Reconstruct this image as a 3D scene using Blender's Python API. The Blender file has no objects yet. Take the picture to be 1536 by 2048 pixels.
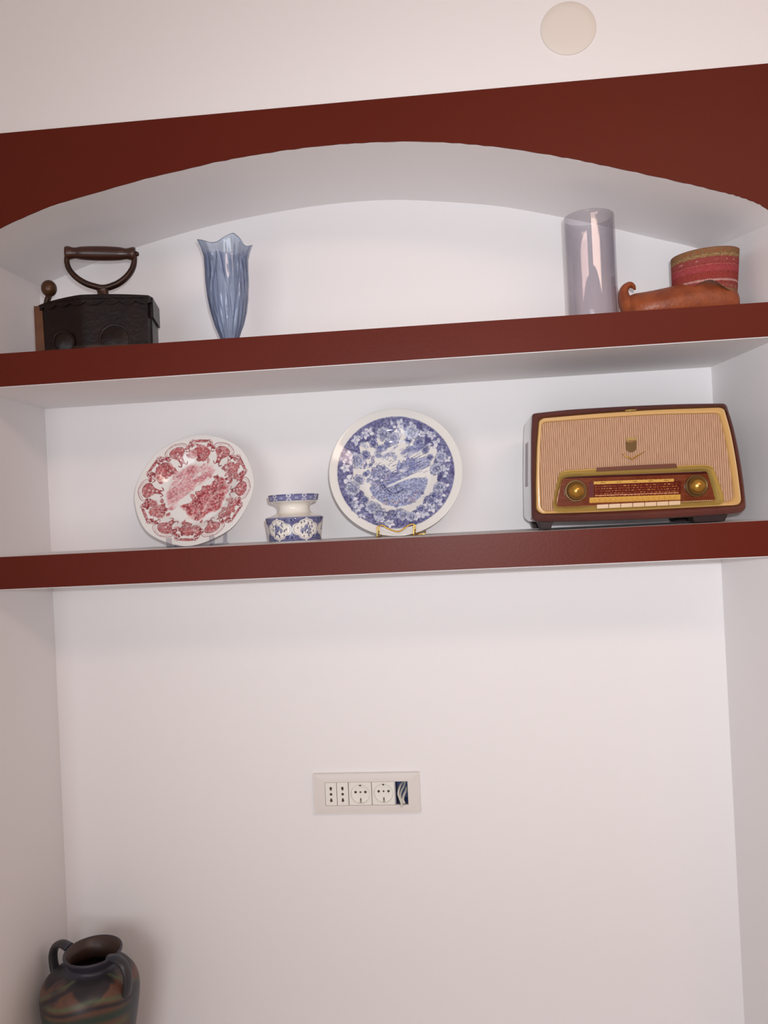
import bpy, math, random
import numpy as np
from mathutils import Matrix, Vector

random.seed(4)
PI = math.pi
C = bpy.context.scene.collection
EZ = 1.55                      # height of the lens above the floor
NY = 0.2574                    # depth of the niche
CAM = np.array([0.0, -1.3443, EZ])
FPX = 1650.0
YAW, PITCH, ROLL = -0.08543, 0.00876, -0.0474

# ------------------------------------------------------------------ camera
cy, sy = math.cos(YAW), math.sin(YAW)
cp, sp = math.cos(PITCH), math.sin(PITCH)
cr, sr = math.cos(ROLL), math.sin(ROLL)
FW = np.array([sy * cp, cy * cp, sp])
r0 = np.array([cy, -sy, 0.0])
u0 = np.cross(r0, FW)
RT = cr * r0 + sr * u0
UP = -sr * r0 + cr * u0
cd = bpy.data.cameras.new('camera')
cam = bpy.data.objects.new('camera', cd)
C.objects.link(cam)
cam.matrix_world = Matrix(((RT[0], UP[0], -FW[0], CAM[0]), (RT[1], UP[1], -FW[1], CAM[1]),
                           (RT[2], UP[2], -FW[2], CAM[2]), (0, 0, 0, 1)))
cd.sensor_fit = 'VERTICAL'
cd.sensor_height = 24.0
cd.lens = 24.0 * FPX / 2048.0
cd.clip_start = 0.02
bpy.context.scene.camera = cam


def A(px, py, Y):
    """point of the vertical plane at depth Y met by the sight line through a pixel"""
    d = FW + (px - 768) / FPX * RT - (py - 1024) / FPX * UP
    t = (Y - CAM[1]) / d[1]
    return CAM + t * d


# ------------------------------------------------------------------ light
vs = bpy.context.scene.view_settings
vs.view_transform = 'Standard'
vs.look = 'None'
vs.gamma = 1.0
vs.use_curve_mapping = False
vs.exposure = 0.21

world = bpy.data.worlds.new('world')
bpy.context.scene.world = world
world.use_nodes = True
bg = world.node_tree.nodes['Background']
bg.inputs[0].default_value = (0.8, 0.85, 1.0, 1)
bg.inputs[1].default_value = 0.15


def light(name, kind, loc, power, col, size=0.1, target=None, sizey=None):
    ld = bpy.data.lights.new(name, kind)
    ld.energy = power
    ld.color = col
    if kind == 'AREA':
        ld.shape = 'RECTANGLE' if sizey else 'DISK'
        ld.size = size
        if sizey:
            ld.size_y = sizey
    else:
        ld.shadow_soft_size = size
    o = bpy.data.objects.new(name, ld)
    C.objects.link(o)
    o.location = loc
    if target is not None:
        o.rotation_euler = (Vector(target) - Vector(loc)).to_track_quat('-Z', 'Y').to_euler()
    return o


fl = light('flash', 'SPOT', (0.035, -1.365, EZ + 0.045), 36, (0.93, 0.965, 1.0), 0.012, (0.24, 0.2, EZ + 0.06))
fl.data.spot_size = math.radians(101)
fl.data.spot_blend = 1.0
light('ceiling_lamp_light', 'AREA', (1.1, -2.15, 2.80), 15, (1.0, 0.70, 0.57), 1.6, (1.1, 0.1, 1.2), 0.42)
light('rear_fill_light', 'AREA', (-0.6, -3.48, 1.30), 28, (0.90, 0.94, 1.0), 1.5, (0.2, 0, 1.4), 1.7)  # fill light added behind the camera, no real window known there


# ------------------------------------------------------------------ materials
def lin(c):
    return tuple(((x / 255.0) / 12.92 if x / 255.0 <= 0.04045 else ((x / 255.0 + 0.055) / 1.055) ** 2.4) for x in c)


def mat(name, col, rough=0.5, metal=0.0, spec=0.5, noise=None, bump=None, coat=0.0, attr=False):
    """noise=(scale, second colour, strength)   bump=(scale, strength)"""
    m = bpy.data.materials.new(name)
    m.use_nodes = True
    nt = m.node_tree
    b = nt.nodes['Principled BSDF']
    b.inputs['Base Color'].default_value = (*lin(col), 1)
    b.inputs['Roughness'].default_value = rough
    b.inputs['Metallic'].default_value = metal
    b.inputs['Specular IOR Level'].default_value = spec
    b.inputs['Coat Weight'].default_value = coat
    b.inputs['Coat Roughness'].default_value = 0.06
    tc = nt.nodes.new('ShaderNodeTexCoord')
    if attr:
        a = nt.nodes.new('ShaderNodeVertexColor')
        a.layer_name = 'Col'
        nt.links.new(a.outputs['Color'], b.inputs['Base Color'])
    if noise:
        n = nt.nodes.new('ShaderNodeTexNoise')
        n.inputs['Scale'].default_value = noise[0]
        n.inputs['Detail'].default_value = 5
        nt.links.new(tc.outputs['Object'], n.inputs['Vector'])
        r = nt.nodes.new('ShaderNodeMapRange')
        r.inputs[1].default_value = 0.35
        r.inputs[2].default_value = 0.7
        r.inputs[3].default_value = 0
        r.inputs[4].default_value = noise[2]
        nt.links.new(n.outputs[0], r.inputs[0])
        mx = nt.nodes.new('ShaderNodeMix')
        mx.data_type = 'RGBA'
        mx.inputs[6].default_value = (*lin(col), 1)
        mx.inputs[7].default_value = (*lin(noise[1]), 1)
        nt.links.new(r.outputs[0], mx.inputs[0])
        if attr:
            nt.links.new(a.outputs['Color'], mx.inputs[6])
        nt.links.new(mx.outputs[2], b.inputs['Base Color'])
    if bump:
        n2 = nt.nodes.new('ShaderNodeTexNoise')
        n2.inputs['Scale'].default_value = bump[0]
        n2.inputs['Detail'].default_value = 4
        nt.links.new(tc.outputs['Object'], n2.inputs['Vector'])
        bp = nt.nodes.new('ShaderNodeBump')
        bp.inputs['Strength'].default_value = bump[1]
        bp.inputs['Distance'].default_value = 0.002
        nt.links.new(n2.outputs[0], bp.inputs['Height'])
        nt.links.new(bp.outputs[0], b.inputs['Normal'])
    return m


def thin_glass(name, face, edge, blend=0.35, gloss=1.0, rough=0.02, refr=0.0):
    """thin coloured glass: tinted transmission that deepens at grazing angles, plus Fresnel gloss"""
    m = bpy.data.materials.new(name)
    m.use_nodes = True
    nt = m.node_tree
    nt.nodes.clear()
    out = nt.nodes.new('ShaderNodeOutputMaterial')
    tr = nt.nodes.new('ShaderNodeBsdfTransparent')
    gl = nt.nodes.new('ShaderNodeBsdfGlossy')
    gl.inputs['Roughness'].default_value = rough
    gl.inputs['Color'].default_value = (gloss, gloss, gloss, 1)
    lw = nt.nodes.new('ShaderNodeLayerWeight')
    lw.inputs['Blend'].default_value = blend
    mx = nt.nodes.new('ShaderNodeMix')
    mx.data_type = 'RGBA'
    mx.inputs[6].default_value = (*lin(face), 1)
    mx.inputs[7].default_value = (*lin(edge), 1)
    nt.links.new(lw.outputs['Facing'], mx.inputs[0])
    nt.links.new(mx.outputs[2], tr.inputs['Color'])
    fr = nt.nodes.new('ShaderNodeFresnel')
    ge = nt.nodes.new('ShaderNodeNewGeometry')
    ir = nt.nodes.new('ShaderNodeMapRange')
    ir.inputs[3].default_value = 1.5
    ir.inputs[4].default_value = 1 / 1.5
    nt.links.new(ge.outputs['Backfacing'], ir.inputs[0])
    nt.links.new(ir.outputs[0], fr.inputs['IOR'])
    ms = nt.nodes.new('ShaderNodeMixShader')
    nt.links.new(fr.outputs[0], ms.inputs[0])
    if refr:
        rf = nt.nodes.new('ShaderNodeBsdfRefraction')
        rf.inputs['IOR'].default_value = 1.45
        rf.inputs['Roughness'].default_value = 0.02
        nt.links.new(mx.outputs[2], rf.inputs['Color'])
        m2 = nt.nodes.new('ShaderNodeMixShader')
        m2.inputs[0].default_value = refr
        nt.links.new(tr.outputs[0], m2.inputs[1])
        nt.links.new(rf.outputs[0], m2.inputs[2])
        nt.links.new(m2.outputs[0], ms.inputs[1])
    else:
        nt.links.new(tr.outputs[0], ms.inputs[1])
    nt.links.new(gl.outputs[0], ms.inputs[2])
    nt.links.new(ms.outputs[0], out.inputs[0])
    return m


M = {}
M['plaster'] = mat('white_plaster', (240, 236, 236), 0.75, spec=0.25, bump=(90, 0.06))
M['room'] = mat('room_plaster', (230, 224, 218), 0.85, spec=0.2)
M['brown'] = mat('brown_paint', (96, 31, 17), 0.42, spec=0.17, noise=(2.5, (88, 27, 14), 0.5), bump=(220, 0.08))
M['dim'] = mat('room_beige', (222, 212, 204), 0.85, spec=0.2)
M['floor'] = mat('floor_tiles', (214, 200, 188), 0.5)
M['cover'] = mat('cover_plastic', (231, 222, 213), 0.5, spec=0.3)


# ------------------------------------------------------------------ mesh helpers
def mesh_obj(name, V, F, m, parent=None, smooth=True, col=None, angle=None, mats=None, fmat=None):
    V = np.asarray(V, dtype=float).reshape(-1, 3)
    if parent is not None:
        V = V - np.array(parent['_o'])
    me = bpy.data.meshes.new(name)
    me.from_pydata(V.tolist(), [], [tuple(int(i) for i in f) for f in F])
    me.update()
    if col is not None:
        ca = me.color_attributes.new('Col', 'FLOAT_COLOR', 'POINT')
        c = np.clip(np.asarray(col, dtype=float).reshape(-1, 3) / 255.0, 0, 1)
        c = np.where(c <= 0.04045, c / 12.92, ((c + 0.055) / 1.055) ** 2.4)
        ca.data.foreach_set('color', np.hstack([c, np.ones((len(c), 1))]).ravel())
    if m is not None:
        me.materials.append(m)
    if smooth:
        me.polygons.foreach_set('use_smooth', [True] * len(me.polygons))
        if angle:
            me.set_sharp_from_angle(angle=math.radians(angle))
    o = bpy.data.objects.new(name, me)
    C.objects.link(o)
    if parent is not None:
        o.parent = parent
        o['_o'] = list(parent['_o'])
    return o


def solo(o, label, cat, group=None):
    o['label'] = label
    o['category'] = cat
    if group:
        o['group'] = group
    return o


def thing(name, loc, label, cat, group=None):
    o = bpy.data.objects.new(name, None)
    C.objects.link(o)
    o.empty_display_size = 0.03
    o.location = loc
    o['_o'] = [float(x) for x in loc]
    return solo(o, label, cat, group)


def struct(o):
    o['kind'] = 'structure'
    return o


def bev(o, w, seg=2, angle=30):
    b = o.modifiers.new('bevel', 'BEVEL')
    b.width = w
    b.segments = seg
    b.limit_method = 'ANGLE'
    b.angle_limit = math.radians(angle)
    return o


def box(lo, hi):
    x0, y0, z0 = lo
    x1, y1, z1 = hi
    V = [(x0, y0, z0), (x1, y0, z0), (x1, y1, z0), (x0, y1, z0), (x0, y0, z1), (x1, y0, z1), (x1, y1, z1), (x0, y1, z1)]
    F = [(0, 3, 2, 1), (4, 5, 6, 7), (0, 1, 5, 4), (1, 2, 6, 5), (2, 3, 7, 6), (3, 0, 4, 7)]
    return V, F


def merge(*vf):
    V, F = [], []
    for v, f in vf:
        n = len(V)
        V += [tuple(p) for p in v]
        F += [tuple(i + n for i in q) for q in f]
    return V, F


def prism(pts, y0, y1):
    """pts: (x, z) outline, counter-clockwise seen from the room (-Y); y0 near, y1 far"""
    n = len(pts)
    V = [(p[0], y0, p[1]) for p in pts] + [(p[0], y1, p[1]) for p in pts]
    F = [tuple(range(n)), tuple(range(2 * n - 1, n - 1, -1))]
    F += [(i, i + n, (i + 1) % n + n, (i + 1) % n) for i in range(n)]
    return V, F


def ring_prism(outer, inner, y0, y1):
    n = len(outer)
    V = [(p[0], y0, p[1]) for p in outer] + [(p[0], y0, p[1]) for p in inner] + \
        [(p[0], y1, p[1]) for p in outer] + [(p[0], y1, p[1]) for p in inner]
    F = []
    for i in range(n):
        j = (i + 1) % n
        F += [(i, j, n + j, n + i), (2 * n + j, 2 * n + i, 3 * n + i, 3 * n + j),
              (i, 2 * n + i, 2 * n + j, j), (n + i, n + j, 3 * n + j, 3 * n + i)]
    return V, F


def rounded(pts, r, seg=6):
    """round the corners of a polygon"""
    out = []
    n = len(pts)
    P = [np.array(p, float) for p in pts]
    for i in range(n):
        a, b, c = P[i - 1], P[i], P[(i + 1) % n]
        rr = r[i] if isinstance(r, (list, tuple)) else r
        da, dc = a - b, c - b
        la, lc = np.linalg.norm(da), np.linalg.norm(dc)
        k = min(rr, la * 0.45, lc * 0.45)
        p0, p1 = b + da / la * k, b + dc / lc * k
        for s in range(seg + 1):
            t = s / seg
            out.append(tuple((1 - t) ** 2 * p0 + 2 * t * (1 - t) * b + t * t * p1))
    return out


def catmull(pts, sub=8, closed=False):
    P = [np.array(p, float) for p in pts]
    n = len(P)
    out = []
    rng = n if closed else n - 1
    for i in range(rng):
        if closed:
            a, b, c, d = P[i - 1], P[i], P[(i + 1) % n], P[(i + 2) % n]
        else:
            b, c = P[i], P[i + 1]
            a = P[i - 1] if i > 0 else 2 * b - c
            d = P[i + 2] if i + 2 < n else 2 * c - b
        for s in range(sub):
            t = s / sub
            out.append(0.5 * ((2 * b) + (c - a) * t + (2 * a - 5 * b + 4 * c - d) * t * t + (3 * b - a - 3 * c + d) * t ** 3))
    if not closed:
        out.append(P[-1])
    return out


def lathe(prof, cx, cy_, n=64, th0=0.0):
    """prof: (r, z)"""
    th = th0 + np.arange(n) / n * 2 * PI
    V, F = [], []
    for r, z in prof:
        for t in th:
            V.append((cx + r * math.sin(t), cy_ - r * math.cos(t), z))
    for k in range(len(prof) - 1):
        for i in range(n):
            j = (i + 1) % n
            F.append((k * n + i, k * n + j, (k + 1) * n + j, (k + 1) * n + i))
    return V, F


def ylathe(prof, c, n=40):
    """turned about the Y axis; prof: (r, y) from the back to the tip; the last ring is capped"""
    V, F = [], []
    for r, y in prof:
        for i in range(n):
            t = i / n * 2 * PI
            V.append((c[0] + r * math.cos(t), y, c[1] + r * math.sin(t)))
    for k in range(len(prof) - 1):
        for i in range(n):
            j = (i + 1) % n
            F.append((k * n + i, k * n + j, (k + 1) * n + j, (k + 1) * n + i))
    F.append(tuple((len(prof) - 1) * n + i for i in range(n)))
    return V, F


def tube(path, rad, n=10, flat=1.0, up=(0, 1, 0)):
    """tube along a path; rad number or function of 0..1; flat squeezes it along 'up'"""
    P = [np.array(p, float) for p in path]
    V, F = [], []
    m = len(P)
    up = np.array(up, float)
    for k in range(m):
        t = P[min(k + 1, m - 1)] - P[max(k - 1, 0)]
        t /= np.linalg.norm(t) + 1e-12
        a = np.cross(t, up)
        if np.linalg.norm(a) < 1e-3:
            a = np.cross(t, np.array([0.3, 0.2, 1.0]))
        a /= np.linalg.norm(a)
        b = np.cross(a, t)
        r = rad(k / (m - 1)) if callable(rad) else rad
        for i in range(n):
            q = i / n * 2 * PI
            V.append(tuple(P[k] + a * r * math.cos(q) + b * r * flat * math.sin(q)))
    for k in range(m - 1):
        for i in range(n):
            j = (i + 1) % n
            F.append((k * n + i, k * n + j, (k + 1) * n + j, (k + 1) * n + i))
    F.append(tuple(range(n - 1, -1, -1)))
    F.append(tuple((m - 1) * n + i for i in range(n)))
    return V, F


def vnoise(x, y, seed=0):
    """smooth value noise on arrays"""
    rs = np.random.RandomState(seed)
    T = rs.rand(64, 64)
    xi, yi = np.floor(x).astype(int), np.floor(y).astype(int)
    fx, fy = x - xi, y - yi
    fx, fy = fx * fx * (3 - 2 * fx), fy * fy * (3 - 2 * fy)
    g = lambda a, b: T[a % 64, b % 64]
    return (g(xi, yi) * (1 - fx) + g(xi + 1, yi) * fx) * (1 - fy) + (g(xi, yi + 1) * (1 - fx) + g(xi + 1, yi + 1) * fx) * fy


def fbm(x, y, s, seed=0, o=4):
    v, a, t = 0, 1.0, 0
    for k in range(o):
        v = v + a * vnoise(x * s * 2 ** k + 7 * k, y * s * 2 ** k + 3 * k, seed + k)
        t += a
        a *= 0.55
    return v / t


class Cv:
    """a small drawing board for glaze and print patterns; x, y in the given ranges, y upwards"""
    def __init__(s, W, H, x0, x1, y0, y1, col):
        s.W, s.H, s.b = W, H, (x0, x1, y0, y1)
        s.a = np.zeros((H, W, 3)) + np.array(col, float)
        s.X, s.Y = np.meshgrid(np.linspace(x0, x1, W), np.linspace(y0, y1, H))
        s.px = (x1 - x0) / (W - 1)

    def win(s, xa, xb, ya, yb):
        x0, x1, y0, y1 = s.b
        i0 = max(0, int((xa - x0) / (x1 - x0) * (s.W - 1)) - 1)
        i1 = min(s.W, int((xb - x0) / (x1 - x0) * (s.W - 1)) + 3)
        j0 = max(0, int((ya - y0) / (y1 - y0) * (s.H - 1)) - 1)
        j1 = min(s.H, int((yb - y0) / (y1 - y0) * (s.H - 1)) + 3)
        return slice(j0, max(j1, j0)), slice(i0, max(i1, i0))

    def put(s, sl, m, col):
        m = np.clip(m, 0, 1)[..., None]
        s.a[sl] = s.a[sl] * (1 - m) + np.array(col, float) * m

    def ell(s, x, y, rx, ry, rot, col, al=1.0, ring=None):
        R = max(rx, ry) + 2 * s.px
        sl = s.win(x - R, x + R, y - R, y + R)
        X, Y = s.X[sl] - x, s.Y[sl] - y
        if X.size == 0:
            return
        c, q = math.cos(rot), math.sin(rot)
        u, v = (X * c + Y * q) / rx, (-X * q + Y * c) / ry
        d = (np.sqrt(u * u + v * v) - 1) * min(rx, ry)
        m = np.clip(0.5 - d / s.px, 0, 1) if ring is None else np.clip(0.5 + (ring / 2 - np.abs(d)) / s.px, 0, 1)
        s.put(sl, m * al, col)

    def line(s, pts, w, col, al=1.0):
        P = np.array(pts, float)
        sl = s.win(P[:, 0].min() - w, P[:, 0].max() + w, P[:, 1].min() - w, P[:, 1].max() + w)
        X, Y = s.X[sl], s.Y[sl]
        if X.size == 0:
            return
        D = np.full(X.shape, 1e9)
        for (ax, ay), (bx, by) in zip(P[:-1], P[1:]):
            dx, dy = bx - ax, by - ay
            t = np.clip(((X - ax) * dx + (Y - ay) * dy) / (dx * dx + dy * dy + 1e-15), 0, 1)
            D = np.minimum(D, np.hypot(X - ax - t * dx, Y - ay - t * dy))
        s.put(sl, np.clip(0.5 + (w / 2 - D) / s.px, 0, 1) * al, col)

    def poly(s, pts, col, al=1.0):
        P = np.array(pts, float)
        sl = s.win(P[:, 0].min(), P[:, 0].max(), P[:, 1].min(), P[:, 1].max())
        X, Y = s.X[sl], s.Y[sl]
        if X.size == 0:
            return
        ins = np.zeros(X.shape, bool)
        for (ax, ay), (bx, by) in zip(P, np.roll(P, -1, 0)):
            c = (ay > Y) != (by > Y)
            ins ^= c & (X < (bx - ax) * (Y - ay) / (by - ay + 1e-15) + ax)
        s.put(sl, ins * al, col)

    def get(s, x, y):
        x0, x1, y0, y1 = s.b
        u = np.clip((x - x0) / (x1 - x0) * (s.W - 1), 0, s.W - 1.001)
        v = np.clip((y - y0) / (y1 - y0) * (s.H - 1), 0, s.H - 1.001)
        i, j = u.astype(int), v.astype(int)
        fu, fv = (u - i)[..., None], (v - j)[..., None]
        a = s.a
        return (a[j, i] * (1 - fu) + a[j, i + 1] * fu) * (1 - fv) + (a[j + 1, i] * (1 - fu) + a[j + 1, i + 1] * fu) * fv


def leaf(cv, x, y, ang, L, col, dark, w=0.32):
    c, s_ = math.cos(ang), math.sin(ang)
    p = []
    for t in np.linspace(0, 1, 9):
        p.append((t * L, w * L * math.sin(PI * t ** 0.8)))
    for t in np.linspace(1, 0, 9)[1:-1]:
        p.append((t * L, -w * L * math.sin(PI * t ** 0.8)))
    q = [(x + a * c - b * s_, y + a * s_ + b * c) for a, b in p]
    cv.poly(q, col)
    cv.line(q + [q[0]], cv.px * 1.6, dark, 0.8)
    cv.line([(x, y), (x + c * L * 0.9, y + s_ * L * 0.9)], cv.px * 1.5, dark, 0.7)


def rose(cv, x, y, s, light_, mid, dark, rnd):
    n = rnd.randint(6, 8)
    a0 = rnd.random() * 6
    for k in range(n):
        t = a0 + k / n * 2 * PI
        cv.ell(x + 0.62 * s * math.cos(t), y + 0.62 * s * math.sin(t), 0.44 * s, 0.38 * s, t, light_)
        cv.ell(x + 0.62 * s * math.cos(t), y + 0.62 * s * math.sin(t), 0.44 * s, 0.38 * s, t, dark, 0.75, cv.px * 1.5)
    cv.ell(x, y, 0.62 * s, 0.58 * s, 0, mid)
    for r_, off in ((0.56, 0.0), (0.4, 0.07), (0.24, 0.1)):
        a = a0 + rnd.random() * 5
        cv.line([(x + off * s + r_ * s * math.cos(a + q), y + r_ * s * math.sin(a + q)) for q in np.linspace(0, 4.4, 14)],
                cv.px * 2.0, dark, 0.85)
    cv.ell(x + 0.12 * s, y + 0.08 * s, 0.3 * s, 0.14 * s, a0, light_, 0.7)
    cv.ell(x, y, 0.1 * s, 0.1 * s, 0, dark)


# ------------------------------------------------------------------ the setting
H = 2.9
SILL = 0.50
XL, XRB, XRF = -0.8145, 0.4943, 0.527
TOPZ = EZ + 0.6884
fr = [(-.8145, .497), (-.749, .526), (-.659, .556), (-.526, .5835), (-.396, .604), (-.31, .613), (-.209, .619), (-.109, .618),
      (-.003, .610), (.101, .592), (.18, .573), (.258, .551), (.374, .515), (.45, .490), (.485, .476), (.510, .461), (.527, .440)]
bk = [(-.8145, .503), (-.70, .542), (-.602, .569), (-.477, .595), (-.375, .610), (-.254, .621), (-.155, .6235), (-.077, .620),
      (.02, .608), (.115, .592), (.209, .568), (.302, .541), (.394, .511), (.449, .494), (.472, .486), (.487, .480), (.4943, .476)]
ARF = [(p[0], p[1] + EZ) for p in catmull(fr, 8)]
ARB = [(p[0], p[1] + EZ) for p in catmull(bk, 8)]
na = len(ARF)

# front wall with the arched opening
V, F = [], []
x0, x1 = -2.0, 2.3


def quad(a, b, c, d):
    n = len(V)
    V.extend([a, b, c, d])
    F.append((n, n + 1, n + 2, n + 3))


quad((x0, 0, 0), (XL, 0, 0), (XL, 0, H), (x0, 0, H))
quad((XRF, 0, 0), (x1, 0, 0), (x1, 0, H), (XRF, 0, H))
quad((XL, 0, 0), (XRF, 0, 0), (XRF, 0, SILL), (XL, 0, SILL))
for (xa, za), (xb, zb) in zip(ARF[:-1], ARF[1:]):
    quad((xa, 0, za), (xb, 0, zb), (xb, 0, H), (xa, 0, H))
wf = struct(mesh_obj('wall_front', V, F, M['plaster'], smooth=False))
# ledge of the niche, below the picture
V, F = [], []
quad((XL, 0, SILL), (XRF, 0, SILL), (XRB, NY, SILL), (XL, NY, SILL))
struct(mesh_obj('trim_3', V, F, M['plaster'], smooth=False))
# underside of the arch
V, F = [], []
rows = 7
for k in range(rows):
    t = k / (rows - 1)
    for (xa, za), (xb, zb) in zip(ARF, ARB):
        rr = 0.004 * max(0, 1 - t * 6) * 0
        V.append((xa * (1 - t) + xb * t, t * NY, za * (1 - t) + zb * t + rr))
for k in range(rows - 1):
    for i in range(na - 1):
        F.append((k * na + i, (k + 1) * na + i, (k + 1) * na + i + 1, k * na + i + 1))
struct(mesh_obj('trim_2', V, F, M['plaster'], smooth=True))
# niche sides
V, F = [], []
quad((XL, 0, SILL), (XL, 0, ARF[0][1]), (XL, NY, ARB[0][1]), (XL, NY, SILL))
struct(mesh_obj('wall_left', V, F, M['plaster'], smooth=False))
V, F = [], []
quad((XRF, 0, SILL), (XRB, NY, SILL), (XRB, NY, ARB[-1][1]), (XRF, 0, ARF[-1][1]))
struct(mesh_obj('wall_right', V, F, M['plaster'], smooth=False))
# socket position on the back wall, local frame (u right, v up) in millimetres
SC = A(733.5, 1584, NY)
SLO = -0.004                     # the plate sits very nearly level


def sk(u, v, y):
    u, v = u / 1000, v / 1000
    return (SC[0] + u - v * SLO, y, SC[2] + v + u * SLO)


V, F = [], []
hx0, hx1 = sk(57, 0, 0)[0], sk(80, 0, 0)[0]
hz0, hz1 = SC[2] - 0.0225, SC[2] + 0.0215
quad((XL, NY, SILL), (hx0, NY, SILL), (hx0, NY, EZ + .45), (XL, NY, EZ + .45))
quad((hx1, NY, SILL), (XRB, NY, SILL), (XRB, NY, EZ + .45), (hx1, NY, EZ + .45))
quad((hx0, NY, SILL), (hx1, NY, SILL), (hx1, NY, hz0), (hx0, NY, hz0))
quad((hx0, NY, hz1), (hx1, NY, hz1), (hx1, NY, EZ + .45), (hx0, NY, EZ + .45))
for (xa, za), (xb, zb) in zip(ARB[:-1], ARB[1:]):
    quad((xa, NY, EZ + .45), (xb, NY, EZ + .45), (xb, NY, zb), (xa, NY, za))
struct(mesh_obj('wall_back', V, F, M['plaster'], smooth=False))

# brown painted band over the arch
rj = random.Random(2)
low = [(-1.15, EZ + .36), (-0.86, EZ + .36)] + [(x, z + (rj.random() - .5) * .0012) for x, z in ARF[1:-1]] + \
      [(XRF + .001, ARF[-1][1]), (XRF + .001, EZ + .36), (0.80, EZ + .36)]
low[2:2] = [(XL - .001, EZ + .36), (XL - .001, ARF[0][1])]
low.pop(1)
V, F = [], []
for x, z in low:
    V += [(x, -.0015, z), (x, -.0015, TOPZ), (x, 0.0, z), (x, 0.0, TOPZ)]
for i in range(len(low) - 1):
    a, b = 4 * i, 4 * i + 4
    F += [(a, b, b + 1, a + 1), (a, a + 2, b + 2, b), (a + 1, b + 1, b + 3, a + 3)]
struct(mesh_obj('trim_1', V, F, M['brown'], smooth=False))

# room beyond, floor and ceiling
struct(mesh_obj('floor', *box((x0, -3.6, -.05), (x1, 0, 0)), M['floor'], smooth=False))
struct(mesh_obj('ceiling', *box((x0, -3.6, H), (x1, 0, H + .05)), M['room'], smooth=False))
struct(mesh_obj('wall_rear', *box((x0, -3.65, 0), (x1, -3.6, H)), M['dim'], smooth=False))
struct(mesh_obj('wall_west', *box((x0 - .05, -3.6, 0), (x0, 0, H)), M['dim'], smooth=False))
struct(mesh_obj('wall_east', *box((x1, -3.6, 0), (x1 + .05, 0, H)), M['dim'], smooth=False))


# invented window frame, added unseen in the rear wall around the fill light
wo = [(-1.40, .45), (.20, .45), (.20, 2.25), (-1.40, 2.25)]
wi = [(-1.35, .50), (.15, .50), (.15, 2.20), (-1.35, 2.20)]
struct(mesh_obj('fill_frame_1', *merge(ring_prism(wo, wi, -3.6, -3.5), box((-.615, -3.59, .5), (-.585, -3.56, 2.2))), M['room'], smooth=False))


# ------------------------------------------------------------------ shelves
def shelf(zl, zr, bl, br, label):
    root = thing('shelf', (XL, 0, EZ + (zl + zr) / 2), label, 'shelf', 'brown-edged plaster shelves in the niche')
    xl, xf, xb = XL, XRF, XRB

    def zz(x, a, b):
        t = (x - XL) / (XRF - XL)
        return EZ + a * (1 - t) + b * t
    g = 0.0012
    V = [(xl, 0, zz(xl, bl, br) - g), (xf, 0, zz(xf, bl, br) - g), (xb, NY, zz(xb, bl, br) - g), (xl, NY, zz(xl, bl, br) - g),
         (xl, 0, zz(xl, zl, zr)), (xf, 0, zz(xf, zl, zr)), (xb, NY, zz(xb, zl, zr)), (xl, NY, zz(xl, zl, zr))]
    F = [(0, 3, 2, 1), (4, 5, 6, 7), (0, 1, 5, 4), (1, 2, 6, 5), (2, 3, 7, 6), (3, 0, 4, 7)]
    s1 = mesh_obj('slab', V, F, M['plaster'], root, smooth=False)
    s1['label'] = 'white plastered shelf slab'
    V = [(xl, -.002, zz(xl, bl, br)), (xf, -.002, zz(xf, bl, br)), (xf, -.0001, zz(xf, bl, br)), (xl, -.0001, zz(xl, bl, br)),
         (xl, -.002, zz(xl, zl, zr)), (xf, -.002, zz(xf, zl, zr)), (xf, -.0001, zz(xf, zl, zr)), (xl, -.0001, zz(xl, zl, zr))]
    f1 = mesh_obj('front_edge', V, F, M['brown'], root, smooth=False)
    f1['label'] = 'brown painted front edge'
    return root


shelf(.3127, .3125, .2562, .2585, 'upper brown-edged white shelf under the arch carrying the iron and glass')
shelf(-.0336, -.0304, -.0885, -.0864, 'lower brown-edged white shelf carrying the plates and the old radio')
T1, T2 = EZ + .3129, EZ - .032

# round cover plate high on the wall
c = A(1136.5, 57.5, 0)
V, F = lathe([(0.0001, 0), (.044, 0), (.0443, -.0006), (.044, -.002), (.0432, -.0026), (.03, -.0032), (.0001, -.0034)], 0, 0, 64)
V = [(c[0] + v[0], v[2], c[2] + v[1] * .975) for v in V]
solo(mesh_obj('junction_cover', V, F, M['cover'], smooth=True, angle=50),
     'round pale beige junction cover plate on the white wall above the brown band', 'cover plate')

# ceiling lamp that lights the niche from the room
M['lamp'] = mat('opal_glass', (255, 232, 200), 0.4)
lr = thing('ceiling_lamp', (1.1, -2.15, H), 'long white ceiling lamp in the room behind the viewer', 'lamp')
bev(mesh_obj('lamp_base', *box((.38, -2.32, H - .055), (1.82, -1.98, H)), M['lamp'], lr, smooth=False), .01)

# ------------------------------------------------------------------ charcoal iron
def turned(vf, c=(-.61, .085), a=math.radians(12)):
    V = np.array(vf[0], float)
    x, y = V[:, 0] - c[0], V[:, 1] - c[1]
    V[:, 0], V[:, 1] = c[0] + x * math.cos(a) - y * math.sin(a), c[1] + x * math.sin(a) + y * math.cos(a)
    return [tuple(p) for p in V], vf[1]


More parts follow.
